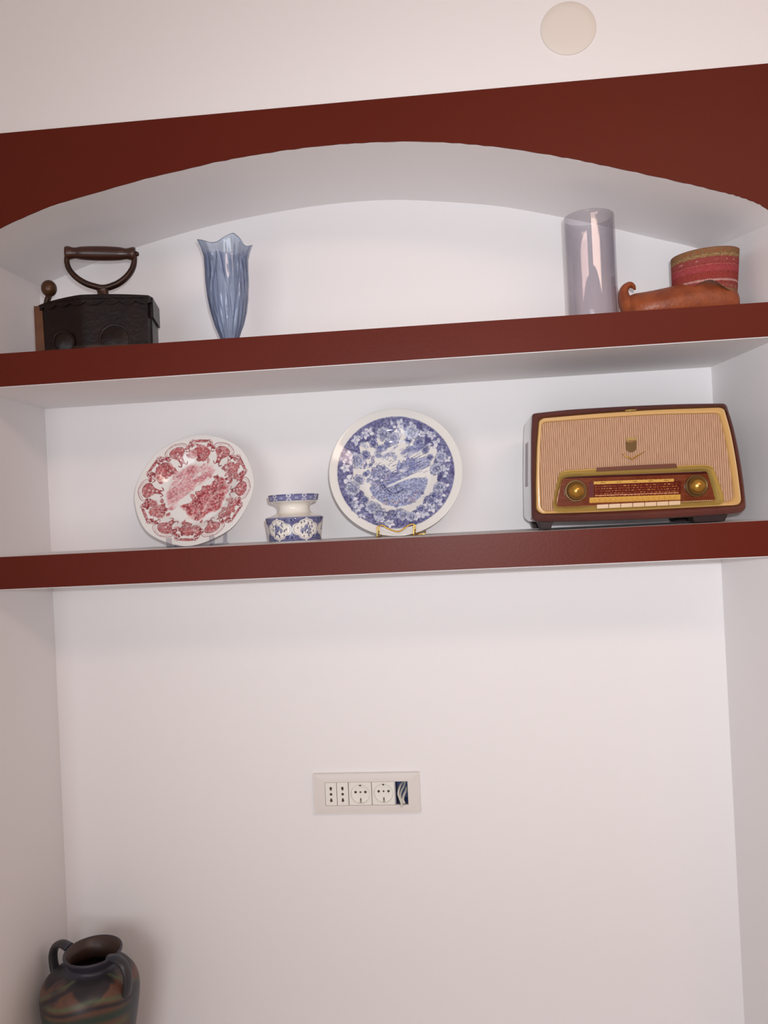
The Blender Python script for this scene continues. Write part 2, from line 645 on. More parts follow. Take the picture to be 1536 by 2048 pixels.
M['iron'] = mat('old_iron', (22, 14, 13), 0.34, metal=0.0, spec=0.22, noise=(26, (34, 18, 13), 0.8), bump=(120, 0.35))
M['iron2'] = mat('worn_iron', (44, 27, 21), 0.36, metal=0.4, noise=(30, (76, 42, 26), 0.7), bump=(150, 0.25))
M['orange'] = mat('orange_strap', (100, 58, 26), 0.4, metal=0.3, noise=(40, (80, 44, 22), 0.7))
M['grip'] = mat('dark_wood_grip', (56, 30, 22), 0.3, noise=(40, (84, 42, 26), 0.6))
M['knobw'] = mat('worn_knob', (70, 44, 26), 0.35, metal=0.3, noise=(40, (96, 60, 30), 0.6))
it = thing('charcoal_iron', (-.61, .085, T1), 'antique black charcoal iron with curved handle standing beside the blue glass vase', 'iron')


def hull(grow, zt, zb, nz=2, camber=0.0, taper=0.0):
    """boat shaped plan, tip to the left; rings from the bottom up"""
    xt, xr, w = -.722 - grow, -.522 + grow, .048 + grow
    plan = []
    for t in np.linspace(0, 1, 22):                     # near side, tip to heel
        x = xt + (xr - xt) * t
        plan.append((x, -w * min(1, (t / .42)) ** .62 if t < .42 else -w))
    plan = [(x, y) for x, y in plan]
    plan[-1] = (xr - .004, -w)
    full = plan + [(xr, -w * .8), (xr, w * .8)] + [(x, -y) for x, y in plan[::-1]][:-1]
    V = []
    n = len(full)
    for k in range(nz):
        t = k / (nz - 1)
        for x, y in full:
            s = 1 - taper * (1 - t)
            zc = camber * (1 - ((x + .60) / .115) ** 2) if zt else 0
            V.append((-.61 + (x + .61) * s, .085 + y * s, zb + (zt - zb) * t + (zc if k == nz - 1 else 0)))
    F = [tuple(range(n - 1, -1, -1)), tuple((nz - 1) * n + i for i in range(n))]
    for k in range(nz - 1):
        for i in range(n):
            j = (i + 1) % n
            F.append((k * n + i, k * n + j, (k + 1) * n + j, (k + 1) * n + i))
    return V, F, full


V, F, full = hull(0, EZ + .402, T1 + .012, taper=.015)
b_ = mesh_obj('body', *turned((V, F)), M['iron'], it, angle=35)
V, F, _ = hull(.003, T1 + .012, T1)
mesh_obj('sole_plate', *turned((V, F)), M['iron2'], it, angle=35)
# lid with a scalloped skirt
V, F, fl = hull(.0035, EZ + .406, EZ + .404, camber=.007)
n = len(fl)
nb = len(V)
acc = 0
sk_ = []
for i, (x, y) in enumerate(fl):
    if i:
        acc += math.hypot(x - fl[i - 1][0], y - fl[i - 1][1])
    sk_.append(acc)
V2, F2 = [], []
m_ = 260
tot = acc
xs = np.interp(np.linspace(0, tot, m_), sk_, [p[0] for p in fl])
ys = np.interp(np.linspace(0, tot, m_), sk_, [p[1] for p in fl])
for i in range(m_):
    s = i / (m_ - 1) * tot
    dz = .0050 + .0060 * abs(math.sin(s / .0285 * PI + .3)) ** .7
    for g, zz in ((0, EZ + .406), (.0, EZ + .406 - dz), (-.0022, EZ + .406 - dz), (-.0022, EZ + .406)):
        V2.append((-.61 + (xs[i] + .61) * (1 + g / .11), .085 + ys[i] * (1 + g / .05), zz))
for i in range(m_ - 1):
    for k in range(4):
        j = (k + 1) % 4
        F2.append((i * 4 + k, i * 4 + j, i * 4 + 4 + j, i * 4 + 4 + k))
mesh_obj('lid', *turned(merge((V, F), (V2, F2))), M['iron2'] if 0 else M['iron'], it, angle=30)
# rear spout-like flange at the heel and hinge
mesh_obj('rear_flap', *turned(merge(box((-.5225, .045, EZ + .374), (-.5170, .125, EZ + .409)), box((-.5235, .05, T1 + .01), (-.5205, .12, EZ + .374)))),
         M['iron'], it, smooth=False)
# round draught holes: raised rims with sunk discs, low on the near side
for cx_, rr in ((-.583, .0275), (-.670, .0185)):
    yy = .085 - .0478 if rr > .02 else .085 - .0445
    zc = EZ + .335 if rr > .02 else EZ + .333
    prof = [(rr, yy + .006), (rr, yy - .0016), (rr * .93, yy - .0022), (rr * .86, yy - .0016), (rr * .84, yy + .0004), (rr * .5, yy - .0012), (rr * .1, yy - .002)]
    dv = mesh_obj('draught_door', *turned(ylathe(prof, (cx_, zc), 48)), M['iron'], it, angle=40)
# stem and handle
yh = .085
TW = math.tan(math.radians(12))


def AH(px, py, Y=0):
    x = A(px, py, yh)[0]
    return A(px, py, yh + (x + .61) * TW)


hp = [AH(135, 505, yh), AH(134, 525, yh), AH(140, 541, yh), AH(154, 556, yh), AH(172, 567, yh), AH(190, 573, yh), AH(205, 576, yh), AH(219, 574, yh), AH(238, 566, yh),
      AH(254, 553, yh), AH(265, 537, yh), AH(269, 520, yh), AH(267, 505, yh)]
V, F = tube(catmull(hp, 6), lambda t: .0042 + .0016 * math.sin(PI * t), 12, 1.3)
st = [AH(205, 578, yh), AH(206, 585, yh), AH(206, 592, yh), AH(206, 601, yh)]
V3, F3 = tube(catmull(st, 4), lambda t: .0115 - .0025 * math.sin(PI * t) + .002 * t, 14, .7)
mesh_obj('handle_frame', *merge((V, F), (V3, F3)), M['iron2'], it)
a, b = AH(131, 506, yh), AH(271, 508, yh)
gp = [a + (b - a) * t for t in np.linspace(0, 1, 30)]


def gr(t):
    return .0098 + .0030 * math.sin(PI * t) ** 1.2 + .0022 * math.exp(-((t - .03) / .05) ** 2) + .0022 * math.exp(-((t - .97) / .05) ** 2) - .0012 * math.exp(-((t - .14) / .05) ** 2) - .0012 * math.exp(-((t - .86) / .05) ** 2)


gpo = mesh_obj('grip', *tube(gp, gr, 20), M['grip'], it)
gpo['label'] = 'turned dark wooden grip'
e0, e1 = b, b + (b - a) / np.linalg.norm(b - a) * .006
mesh_obj('grip_nut', *tube([e0, e0 + (e1 - e0) * .7, e1], lambda t: .0055 - .003 * t, 12), M['iron2'], gpo)
# latch knob at the tip
kc = AH(98, 577)
prof = [(.0001, kc[2] - .0155)]
for t in np.linspace(-.45 * PI, .5 * PI, 14):
    prof.append((max(.0001, .0135 * math.cos(t)), kc[2] + .0148 * math.sin(t)))
kn = mesh_obj('latch_knob', *lathe(prof, kc[0], kc[1], 28), M['knobw'], it)
kn['label'] = 'round worn latch knob at the tip'
k0 = np.array([kc[0] + .001, kc[1], kc[2] - .010])
mesh_obj('latch', *tube([k0, k0 + np.array([-.005, 0, -.011]), k0 + np.array([-.008, 0, -.024]), np.array([kc[0] - .005, kc[1], EZ + .385])], .0048, 10, 1.4), M['iron2'], it)
# strap down the tip, a lighter brown than the hull
mesh_obj('front_strap', *turned(box((-.7255, .072, T1 + .004), (-.7090, .098, EZ + .404))), M['orange'], it, smooth=False)['label'] = 'rust brown strap over the tip'

# ------------------------------------------------------------------ pleated glass vase
M['vase'] = thin_glass('blue_violet_glass', (241, 247, 254), (162, 176, 210), 0.40, refr=0.45)
vx, vy = -.3865, .105
vt = thing('glass_vase', (vx, vy, T1), 'pale blue pleated glass vase with a pointed flared rim', 'vase')
zs = np.array([T1, T1 + .006, T1 + .020, EZ + .345, EZ + .36, EZ + .385, EZ + .41, EZ + .435, EZ + .46, EZ + .48, EZ + .492, EZ + .502, EZ + .508])
rs = np.array([.0145, .0150, .0155, .0195, .0255, .0318, .0358, .0372, .0368, .0372, .0395, .0435, .0470])
lob = np.array([.01, .02, .03, .04, .045, .05, .055, .06, .07, .085, .10, .12, .14])
rs[-3:] = (.0405, .0440, .0475)


def vase_surf(off, th, z):
    r = np.interp(z, zs, rs)
    l = np.interp(z, zs, lob)
    c4 = .55 * np.cos(4 * th) + .45 * (1 - 2 * np.abs(np.sin(2 * th)) ** .8)
    w = np.clip((z - T1) / .03, 0, 1)
    ribs = (.030 * np.cos(16 * th) - .030 * np.abs(np.cos(8 * th + 2.0 * (z - EZ - .40) / .1)) ** 6) * w * np.clip((EZ + .512 - z) / .05, .15, 1)
    ph = np.abs((th + PI / 4) % (PI / 2) - PI / 4)
    pc_ = np.interp(z, [T1, EZ + .355, EZ + .40, EZ + .45, EZ + .49], [.0, .06, .22, .48, .74])
    fold = -.085 * np.exp(-((ph - pc_) / .075) ** 2) * w * np.clip((EZ + .500 - z) / .02, 0, 1)
    rr = r * (1 + l * c4 + ribs * .75 + fold) - off
    dz = .0068 * c4 * np.clip((z - EZ - .45) / .058, 0, 1) ** 2
    return rr, z + dz


nz_, nt_ = 90, 250
V = []
zl_o = np.linspace(T1, EZ + .5045, nz_)
zl_i = np.linspace(EZ + .5045, T1 + .022, nz_)
th = np.arange(nt_) / nt_ * 2 * PI
for zl_, off in ((zl_o, 0.0), (zl_i, .0026)):
    for z in zl_:
        rr, zz = vase_surf(off, th - .54, z)
        for i in range(nt_):
            V.append((vx + rr[i] * math.sin(th[i]), vy - rr[i] * math.cos(th[i]), zz[i]))
F = []
for k in range(2 * nz_ - 1):
    for i in range(nt_):
        j = (i + 1) % nt_
        F.append((k * nt_ + i, k * nt_ + j, (k + 1) * nt_ + j, (k + 1) * nt_ + i))
F.append(tuple(range(nt_ - 1, -1, -1)))
F.append(tuple((2 * nz_ - 1) * nt_ + i for i in range(nt_)))
mesh_obj('vase_body', V, F, M['vase'], vt)

# ------------------------------------------------------------------ glass cylinder
M['cyl'] = thin_glass('smoky_clear_glass', (248, 247, 249), (198, 194, 199), 0.30)
ccx, ccy, cR = .2545, .105, .0432
zt = EZ + .505
prof = [(.0001, T1), (cR - .002, T1), (cR, T1 + .003)] + [(cR, z) for z in np.linspace(T1 + .01, zt - .003, 12)] + \
       [(cR - .0004, zt - .0008), (cR - .0014, zt), (cR - .0024, zt - .0008), (cR - .0028, zt - .003)] + \
       [(cR - .0028, z) for z in np.linspace(zt - .01, T1 + .012, 12)] + [(cR - .006, T1 + .007), (.0001, T1 + .006)]
solo(mesh_obj('glass_cylinder', *lathe(prof, ccx, ccy, 96), M['cyl'], angle=60),
     'tall clear smoky glass cylinder vase beside the leather slipper', 'vase')

# ------------------------------------------------------------------ leather slipper with woven cuff
M['leather'] = mat('tan_leather', (152, 76, 38), 0.42, noise=(45, (118, 52, 28), 0.8), bump=(160, 0.5))
M['woven'] = mat('woven_wool', (160, 60, 60), 0.9, spec=0.1, attr=True, bump=(700, 0.6))
M['lining'] = mat('dark_lining', (80, 60, 40), 0.9)
sx, sy_ = .40, .10
sh = thing('slipper', (sx, sy_, T1), 'tan leather slipper with curled toe and red woven cuff', 'slipper')
secs = [(.3065, .327, .340, .010), (.3085, .318, .353, .018), (.314, .314, .361, .026), (.323, .3128, .3645, .033), (.338, .3126, .3655, .040),
        (.36, .3126, .368, .044), (.385, .3126, .372, .045), (.405, .3126, .378, .0445), (.425, .3126, .382, .044), (.445, .3126, .380, .043),
        (.465, .3126, .372, .0415), (.480, .3126, .364, .038), (.488, .3126, .360, .031), (.4905, .3150, .357, .020)]
V, F = [], []
ns = 28
ss = catmull([np.array(s) for s in secs], 3)
for x, zb_, zt_, w in ss:
    for i in range(ns):
        q = i / ns * 2 * PI
        cz, hz = (zb_ + zt_) / 2, (zt_ - zb_) / 2
        e = .75
        cq, sq = math.cos(q), math.sin(q)
        yy = w * math.copysign(abs(cq) ** e, cq)
        z = cz + hz * math.copysign(abs(sq) ** (e if sq < 0 else 1.0), sq)
        V.append((x, sy_ + yy * (1 - .18 * max(0, sq)), EZ + z))
for k in range(len(ss) - 1):
    for i in range(ns):
        j = (i + 1) % ns
        F.append((k * ns + i, k * ns + j, (k + 1) * ns + j, (k + 1) * ns + i))
F += [tuple(range(ns)), tuple((len(ss) - 1) * ns + i for i in range(ns - 1, -1, -1))]
tp = [(.3205, .335), (.3135, .343), (.3080, .355), (.3062, .366), (.3080, .3745), (.3125, .3795), (.3185, .3815), (.3235, .378), (.3262, .3725)]
tw = [.018, .0150, .0115, .0090, .0072, .0062, .0052, .0038, .0014]
tpath = catmull([np.array((x, sy_, EZ + z)) for x, z in tp], 4)
tr_ = lambda t: float(np.interp(t, np.linspace(0, 1, 9), tw)) * .98
body = mesh_obj('shoe', *merge((V, F), tube(tpath, tr_, 14, 1.5)), M['leather'], sh)
body['label'] = 'tan leather shoe with upturned pointed toe'

# woven cuff pattern drawn on a strip: u in metres round, v 0..1 from the bottom edge to the top
cu = Cv(900, 240, 0, .36, 0, 1, (138, 62, 58))
ol, rd, pk, wh, dk = (132, 100, 70), (146, 62, 56), (160, 68, 72), (222, 190, 180), (104, 50, 48)
for (va, vb) in ((.80, 1.0), (0, .15)):
    cu.poly([(0, va), (.36, va), (.36, vb), (0, vb)], ol)
for (va, vb, cc) in ((.68, .80, (146, 70, 66)), (.50, .62, pk), (.36, .48, rd), (.15, .24, (140, 74, 66))):
    cu.poly([(0, va), (.36, va), (.36, vb), (0, vb)], cc)
for k in range(24):
    u = k * .015
    for vc, up_ in ((.90, 1), (.075, -1)):
        cu.line([(u + .002, vc + .02), (u + .006, vc + .035), (u + .011, vc + .02)], .0 + .0035, (178, 72, 50))
        cu.line([(u - .002, vc - .03), (u + .002, vc - .055), (u + .006, vc - .03)], .0022, (186, 160, 104), .8)
    cu.line([(u, .81), (u + .0075, .85), (u + .015, .81)], .0018, (196, 170, 116), .8)
    cu.line([(u + .004, .735), (u + .009, .74)], .0028, wh, .9)
    cu.line([(u + .003, .195), (u + .008, .20)], .0034, wh, .9)
    cu.line([(u + .005, .56), (u + .010, .56)], .002, (120, 110, 90), .8)
for k in range(120):
    u = k * .003
    cu.line([(u, .635), (u + .0018, .655)], .0016, (214, 116, 112), .9)
    cu.line([(u, .295), (u + .0018, .335)], .0017, wh, .95)
cu.line([(0, .485), (.36, .485)], .0012, dk, .6)
cu.line([(0, .68), (.36, .68)], .0012, dk, .6)
cu.a += (np.random.RandomState(3).rand(240, 900, 1) - .5) * 26
nu, nv = 260, 44
cx0, cy0 = .4425, .10
V, col = [], []
th = np.arange(nu) / nu * 2 * PI
for off, rng in ((0, range(nv)), (1, range(nv - 1, -1, -1))):
    for k in rng:
        t = k / (nv - 1)
        for i in range(nu):
            s, cth = math.sin(th[i]), math.cos(th[i])
            # lower edge: high over the instep on the near side, low at both ends
            zb_ = EZ + .3565 + .013 * math.exp(-((s + .15) / .55) ** 2) * max(0, cth) - .012 * max(0, s) - .004 * max(0, -s)
            ztp = EZ + .4225 + .002 * s
            rx = .0520 + .0035 * t
            ry = .0450 + .003 * t
            d = .0022 * off
            V.append((cx0 + (rx - d) * s + (t - .5) * .004, cy0 - (ry - d) * cth, zb_ * (1 - t) + ztp * t))
            uu = (th[i] / (2 * PI)) * .33
            zc_ = zb_ * (1 - t) + ztp * t
            col.append((uu, (zc_ - EZ - .3440) / (ztp - EZ - .3440)))
col = np.array(col)
cc_ = cu.get(col[:, 0], col[:, 1])
cc_[nu * nv:] = (96, 74, 52)
F = []
for k in range(2 * nv - 1):
    for i in range(nu):
        j = (i + 1) % nu
        F.append((k * nu + i, k * nu + j, (k + 1) * nu + j, (k + 1) * nu + i))
cf = mesh_obj('woven_cuff', V, F, M['woven'], sh, col=cc_)
cf['label'] = 'red woven cuff with white and olive stitching'

# ------------------------------------------------------------------ plates
def shelf_top(x):
    return EZ - .0336 + .0032 * (x - XL) / (XRF - XL) + .0001


M['glaze'] = mat('printed_glaze', (230, 226, 220), 0.06, spec=0.5, attr=True)


def make_plate(root, R, cen, lean, turn, prof, cv, wave=None, nr=112, nt=560):
    """prof: list of (radius fraction, height towards the viewer)"""
    rf = np.linspace(0.004, 1, nr)
    pr = np.array(prof)
    ph = np.interp(rf, pr[:, 0], pr[:, 1])
    k = np.ones(7) / 7
    ph2 = np.convolve(np.pad(ph, 3, mode='edge'), k, 'valid')
    th = np.arange(nt) / nt * 2 * PI
    cl, sl = math.cos(lean), math.sin(lean)
    e1 = np.array([math.cos(turn), math.sin(turn), 0])
    nrm0 = np.array([math.sin(turn), -math.cos(turn), 0])
    e2 = np.array([0, 0, cl]) + -nrm0 * sl
    e3 = nrm0 * cl + np.array([0, 0, sl])
    V, col = [], []
    rings = [(r, h, 1) for r, h in zip(rf, ph2)]
    h1 = ph2[-1]
    rings += [(1.002, h1 - .0012, 0), (.995, h1 - .003, 0), (.8, h1 - .0075, 0), (.62, ph2[0] - .005, 0), (.6, ph2[0] - .008, 0),
              (.57, ph2[0] - .008, 0), (.55, ph2[0] - .005, 0), (.01, ph2[0] - .005, 0)]
    for r, h, f in rings:
        w = 1.0 + (wave(th) if wave else 0.0) * max(0.0, (r - .6) / .4)
        x, y = R * r * w * np.sin(th), R * r * w * np.cos(th)
        P = cen + np.outer(x, e1) + np.outer(y, e2) + h * e3
        V.append(P)
        if f:
            col.append(cv.get(r * np.sin(th), r * np.cos(th)))
        else:
            col.append(np.tile(np.array([[228, 224, 218.]]), (nt, 1)))
    V = np.vstack(V)
    F = []
    m = len(rings)
    ii = np.arange(nt)
    jj = (ii + 1) % nt
    for k_ in range(m - 1):
        F += list(zip(k_ * nt + ii, (k_ + 1) * nt + ii, (k_ + 1) * nt + jj, k_ * nt + jj))
    F.append(tuple(range(nt)))
    F.append(tuple((m - 1) * nt + i for i in range(nt - 1, -1, -1)))
    return V, F, np.vstack(col)


# --- red transfer print
rn = random.Random(11)
W_ = (234, 231, 228)
R1, R2, R3 = (150, 58, 66), (190, 106, 110), (222, 170, 168)
rc = Cv(900, 900, -1, 1, -1, 1, W_)


def pol(a, r):
    a = math.radians(a)
    return r * math.sin(a), r * math.cos(a)


def rarc(cv, a, pts, w, col, al=1.0):
    """polyline in (degrees from a, radius)"""
    cv.line([pol(a + d, r) for d, r in pts], w, col, al)


for k in range(6):
    a = 32 + 60 * k
    # shield cartouche
    fan = [pol(a + d, r) for d, r in catmull([(-3, .60), (-3.5, .68), (-6, .72), (-9.5, .78), (-7.5, .85), (0, .885), (7.5, .85), (9.5, .78), (6, .72), (3.5, .68), (3, .60)], 4)]
    rc.poly(fan, R2)
    rc.line(fan, .012, R1)
    for q in range(26):
        x, y = pol(a + rn.uniform(-7, 7), rn.uniform(.70, .86))
        rc.ell(x, y, .014, .010, q, (R1, R3, (206, 132, 134))[q % 3], .7)
    for d in (-6, -3, 0, 3, 6):
        rarc(rc, a, [(d * .4, .68), (d * 1.2, .86)], .005, R1, .7)
    for q in range(3):
        x, y = pol(a, .66 + .055 * q)
        rc.ell(x, y, .020, .020, 0, (236, 200, 196))
        rc.ell(x, y, .020, .020, 0, R1, 1, .006)
    rarc(rc, a, catmull([(-14, .83), (-11, .90), (0, .945), (11, .90), (14, .83)], 5), .010, R1)
    rarc(rc, a, catmull([(-13, .82), (-9, .88), (0, .925), (9, .88), (13, .82)], 5), .006, R2)
    rarc(rc, a, catmull([(-8, .60), (-5, .575), (-2, .60), (0, .63), (2, .60), (5, .575), (8, .60)], 4), .016, R1)
    for sgn in (-1, 1):
        for q in range(7):
            x, y = pol(a + sgn * (12 + q * 1.5), .80 + .012 * math.sin(q * 2.2) + .006 * q)
            rc.ell(x, y, .021, .017, q, (R1, R2)[q % 2])
            rc.ell(x, y, .021, .017, q, R1, .8, .006)
        rarc(rc, a, catmull([(sgn * 11, .76), (sgn * 14, .73), (sgn * 15.5, .77), (sgn * 13, .79)], 4), .014, R1)
        rarc(rc, a, catmull([(sgn * 15, .84), (sgn * 18, .89), (sgn * 22, .87)], 4), .012, R1)
    # bouquet with bracket above
    b = a + 30
    rarc(rc, b, [(-6.5, .895), (6.5, .895)], .040, R2)
    rarc(rc, b, [(-6.5, .915), (6.5, .915)], .008, R1)
    rarc(rc, b, [(-6.5, .875), (6.5, .875)], .008, R1)
    for q in range(8):
        rarc(rc, b, [(-6 + q * 1.7, .88), (-6 + q * 1.7, .91)], .005, R1, .7)
    for sgn in (-1, 1):
        rarc(rc, b, catmull([(sgn * 6.5, .90), (sgn * 9, .91), (sgn * 11.5, .87), (sgn * 11, .84), (sgn * 9, .85)], 4), .018, R1)
        rarc(rc, b, catmull([(sgn * 9, .93), (sgn * 12, .91), (sgn * 14, .86)], 4), .008, R2)
    for q in range(34):
        d, r = rn.uniform(-16, 16), rn.uniform(.57, .83)
        x, y = pol(b + d, r)
        leaf(rc, x, y, rn.random() * 6.28, rn.uniform(.06, .11), rn.choice((R2, R1, R3, R2)), R1, .3)
    rose(rc, *pol(b + rn.uniform(-3, 3), .735), .088, R2, (208, 124, 124), R1, rn)
    rose(rc, *pol(b - 10, .69), .062, R3, R2, R1, rn)
    rose(rc, *pol(b + 10, .71), .055, R2, R2, R1, rn)
    rose(rc, *pol(b + 3, .62), .046, R2, R3, R1, rn)
# centre scene, tilted
X, Y = rc.X, rc.Y
ang = math.radians(42)
U, Vv = X * math.cos(ang) + Y * math.sin(ang), -X * math.sin(ang) + Y * math.cos(ang)
rad_ = np.hypot(X + .02, (Y - .02))
nz1 = fbm(X, Y, 7, 21)
nz2 = fbm(U * .7, Vv * 2, 12, 5)
disc = np.clip((.535 - rad_ + (nz1 - .5) * .16) / .05, 0, 1)
cloud = disc * np.clip((Vv - .04 + (nz1 - .5) * .18) / .05, 0, 1) * np.clip((nz2 - .22) / .22, 0, 1) * .85
rc.put((slice(None), slice(None)), cloud, (222, 150, 156))
rc.put((slice(None), slice(None)), cloud * np.clip((nz1 - .52) / .12, 0, 1) * .8, (200, 106, 116))
land = disc * np.clip((-.02 - Vv + (nz1 - .5) * .22 + .02) / .02, 0, 1) * np.clip((U + .36) / .05, 0, 1)
rc.put((slice(None), slice(None)), land * .88, (210, 120, 124))
rc.put((slice(None), slice(None)), land * np.clip((fbm(U * .8, Vv * 1.4, 22, 9) - .47) / .06, 0, 1) * .85, (166, 58, 66))
river = np.exp(-((Vv + .30 - .05 * np.sin(U * 9)) / .028) ** 2) * disc
rc.put((slice(None), slice(None)), river * .8, (232, 196, 192))
for q in range(70):
    u, v = rn.uniform(-.3, .46), rn.uniform(-.42, -.02)
    x, y = u * math.cos(ang) - v * math.sin(ang), u * math.sin(ang) + v * math.cos(ang)
    if math.hypot(x, y) > .47:
        continue
    if abs(v + .30) < .05:
        continue
    for w in range(3):
        leaf(rc, x, y, ang + rn.uniform(.6, 2.6), rn.uniform(.03, .07), rn.choice((R1, R2, R3)), R1, .34)
for q in range(26):
    u = rn.uniform(-.25, .42)
    v = rn.uniform(-.44, -.24)
    x, y = u * math.cos(ang) - v * math.sin(ang), u * math.sin(ang) + v * math.cos(ang)
    if math.hypot(x, y) < .5:
        rc.line([(x, y), (x + .10 * math.cos(ang), y + .10 * math.sin(ang))], .006, R1, .6)
for u, v in ((-.12, -.03), (-.03, -.05), (.08, -.08)):         # small ruined buildings on the skyline
    x, y = u * math.cos(ang) - v * math.sin(ang), u * math.sin(ang) + v * math.cos(ang)
    d1, d2 = np.array([math.cos(ang), math.sin(ang)]), np.array([-math.sin(ang), math.cos(ang)])
    p = np.array([x, y])
    rc.poly([p, p + d1 * .06, p + d1 * .06 + d2 * .05, p + d1 * .03 + d2 * .085, p + d2 * .05], (214, 130, 130))
    rc.line([p, p + d2 * .05, p + d1 * .03 + d2 * .085, p + d1 * .06 + d2 * .05, p + d1 * .06], .007, R1)

hf = fbm(rc.X, rc.Y, 42, 77, 2)
rc.a += (np.array(W_, float) - rc.a) * (np.clip((hf - .50) / .10, 0, 1) * .42)[..., None]
rc.a *= 1 - (np.clip((fbm(rc.X, rc.Y, 50, 15, 2) - .56) / .08, 0, 1) * (rc.a[..., 1] < 190) * .16)[..., None]
rp = A(391, 981, .155)
T2 = shelf_top(rp[0])
RPR = .1135
lean = math.radians(24)
rcen = np.array([rp[0], .150, rp[2] + .001])
rt = thing('red_plate', (rp[0], .1, T2), 'white plate with red floral rim and landscape on a clear stand', 'plate')
Vp, Fp, cp_ = make_plate(rt, RPR, rcen, lean, -.04, [(0, -.012), (.55, -.011), (.62, -.006), (.72, .001), (1, .006)], rc,
                         wave=lambda t: .006 * np.cos(8 * t) - .004 * np.abs(np.sin(4 * t)))
mesh_obj('plate_body', Vp, Fp, M['glaze'], rt, col=cp_)

# --- blue transfer print
rn = random.Random(5)
B0, B1, B2, B3, B4 = (228, 225, 220), (66, 68, 118), (100, 104, 152), (150, 156, 188), (206, 208, 222)
bc = Cv(1000, 1000, -1, 1, -1, 1, B0)
X, Y = bc.X, bc.Y
rr_, aa_ = np.hypot(X, Y), np.arctan2(X, Y)
inner = .635 + .045 * np.sin(aa_ * 7 + .5) + .03 * np.sin(aa_ * 13)
band = np.clip((.885 - rr_) / .01, 0, 1) * np.clip((rr_ - inner) / .015, 0, 1)
bc.put((slice(None), slice(None)), band, (102, 104, 150))
net = (np.sin(aa_ * 150 + rr_ * 130) * np.sin(aa_ * 150 - rr_ * 130))
bc.put((slice(None), slice(None)), band * np.clip(net * 1.6, 0, 1) * .55, (150, 148, 182))
bc.put((slice(None), slice(None)), band * np.clip((fbm(X, Y, 9, 3) - .5) / .15, 0, 1) * .55, (76, 74, 126))
k_ = 670.0


def bp(x, y):
    return (x - 778) / k_, -(y - 706) / 640.0


# leaves and sprays first
for x, y, s in [(850, 215, 1), (765, 225, .9), (975, 235, 1), (1115, 300, 1), (1165, 350, .9), (1215, 440, 1.1), (395, 365, 1.1), (520, 290, 1.1), (430, 350, .9),
                (268, 640, 1), (250, 560, .8), (280, 745, 1.2), (330, 960, 1.1), (395, 1020, 1.1), (430, 1110, 1), (370, 1060, .9), (560, 1180, .9), (700, 1215, 1), (1040, 1125, 1.2),
                (1185, 1035, 1.1), (1130, 1085, 1), (1285, 680, 1), (1300, 765, 1), (1270, 880, .9), (1230, 950, .9), (350, 1000, 1), (480, 310, .9), (1060, 330, .8), (960, 1150, 1),
                (1080, 1050, .9), (1300, 600, .8), (840, 290, .8), (320, 500, .9), (640, 1190, .8), (1240, 500, .8), (1110, 440, .9), (460, 420, .9)]:
    x, y = bp(x, y)
    a0 = rn.random() * 6.28
    for q in range(rn.choice((3, 4, 5))):
        leaf(bc, x, y, a0 + q * 1.25, .088 * s, rn.choice((B4, B4, (232, 232, 238), B3)), B1, .30)
for x, y, s in [(560, 385, .75), (1030, 410, .95), (480, 500, .75), (440, 590, .8), (1180, 690, .9), (1200, 880, .9), (560, 1050, .95), (800, 1110, .9), (1120, 1000, .7), (740, 1130, .6),
                (1130, 560, .6), (1150, 950, .7), (700, 390, .5), (920, 370, .6), (620, 430, .5), (1090, 480, .6), (450, 960, .7), (470, 690, .5), (1010, 1080, .7)]:
    x, y = bp(x, y)
    rose(bc, x, y, .092 * s, B3, B2, B1, rn)
for x, y, s in [(665, 300, 1.05), (770, 345, .9), (960, 300, 1.15), (385, 560, 1.25), (400, 750, .85), (335, 850, 1.1), (530, 1040, 1.1), (600, 1110, 1.1), (830, 1130, .95),
                (1240, 570, .85), (1190, 680, .95), (1210, 870, .9), (915, 1155, .8)]:
    x, y = bp(x, y)
    rose(bc, x, y, .098 * s, (188, 192, 212), B3, B1, rn)
# inner landscape
msk = np.clip((.545 - np.hypot(X * 1.02, Y + .0)) / .03 + (fbm(X, Y, 8, 31) - .5) * 3, 0, 1)
ang = math.radians(24)
U, Vv = X * math.cos(ang) + Y * math.sin(ang), -X * math.sin(ang) + Y * math.cos(ang)
n1 = fbm(U * .8, Vv * 2.2, 7, 41)
cl_ = np.clip((.42 - np.hypot(X - .08, (Y - .36) * 2.3)) / .08, 0, 1) * np.clip((n1 - .40) / .10, 0, 1)
bc.put((slice(None), slice(None)), cl_ * .75, (150, 156, 196))
bc.put((slice(None), slice(None)), cl_ * np.clip((n1 - .58) / .05, 0, 1) * .6, (112, 118, 172))
land = np.clip((.50 - np.hypot(X - .08, (Y + .02) * 1.1)) / .03, 0, 1) * np.clip((.10 - Vv + (n1 - .5) * .25) / .03, 0, 1) * np.clip((Vv + .12) / .03, 0, 1)
bc.put((slice(None), slice(None)), land * .75, (156, 164, 202))
bc.put((slice(None), slice(None)), land * np.clip((fbm(U * .5, Vv * 4, 14, 8) - .5) / .06, 0, 1) * .8, (104, 112, 168))
hill = np.clip((.47 - np.hypot(X - .02, (Y + .06) * 1.02)) / .02, 0, 1) * np.clip((-.20 - Y + .10 * X + .05 * np.sin(X * 6) + .06) / .02, 0, 1)
bc.put((slice(None), slice(None)), hill * .9, (150, 160, 200))
for q in range(60):
    x, y = rn.uniform(-.25, .30), rn.uniform(-.40, -.18)
    bc.line([(x, y), (x + .12, y + .015)], .005, B2, .6)
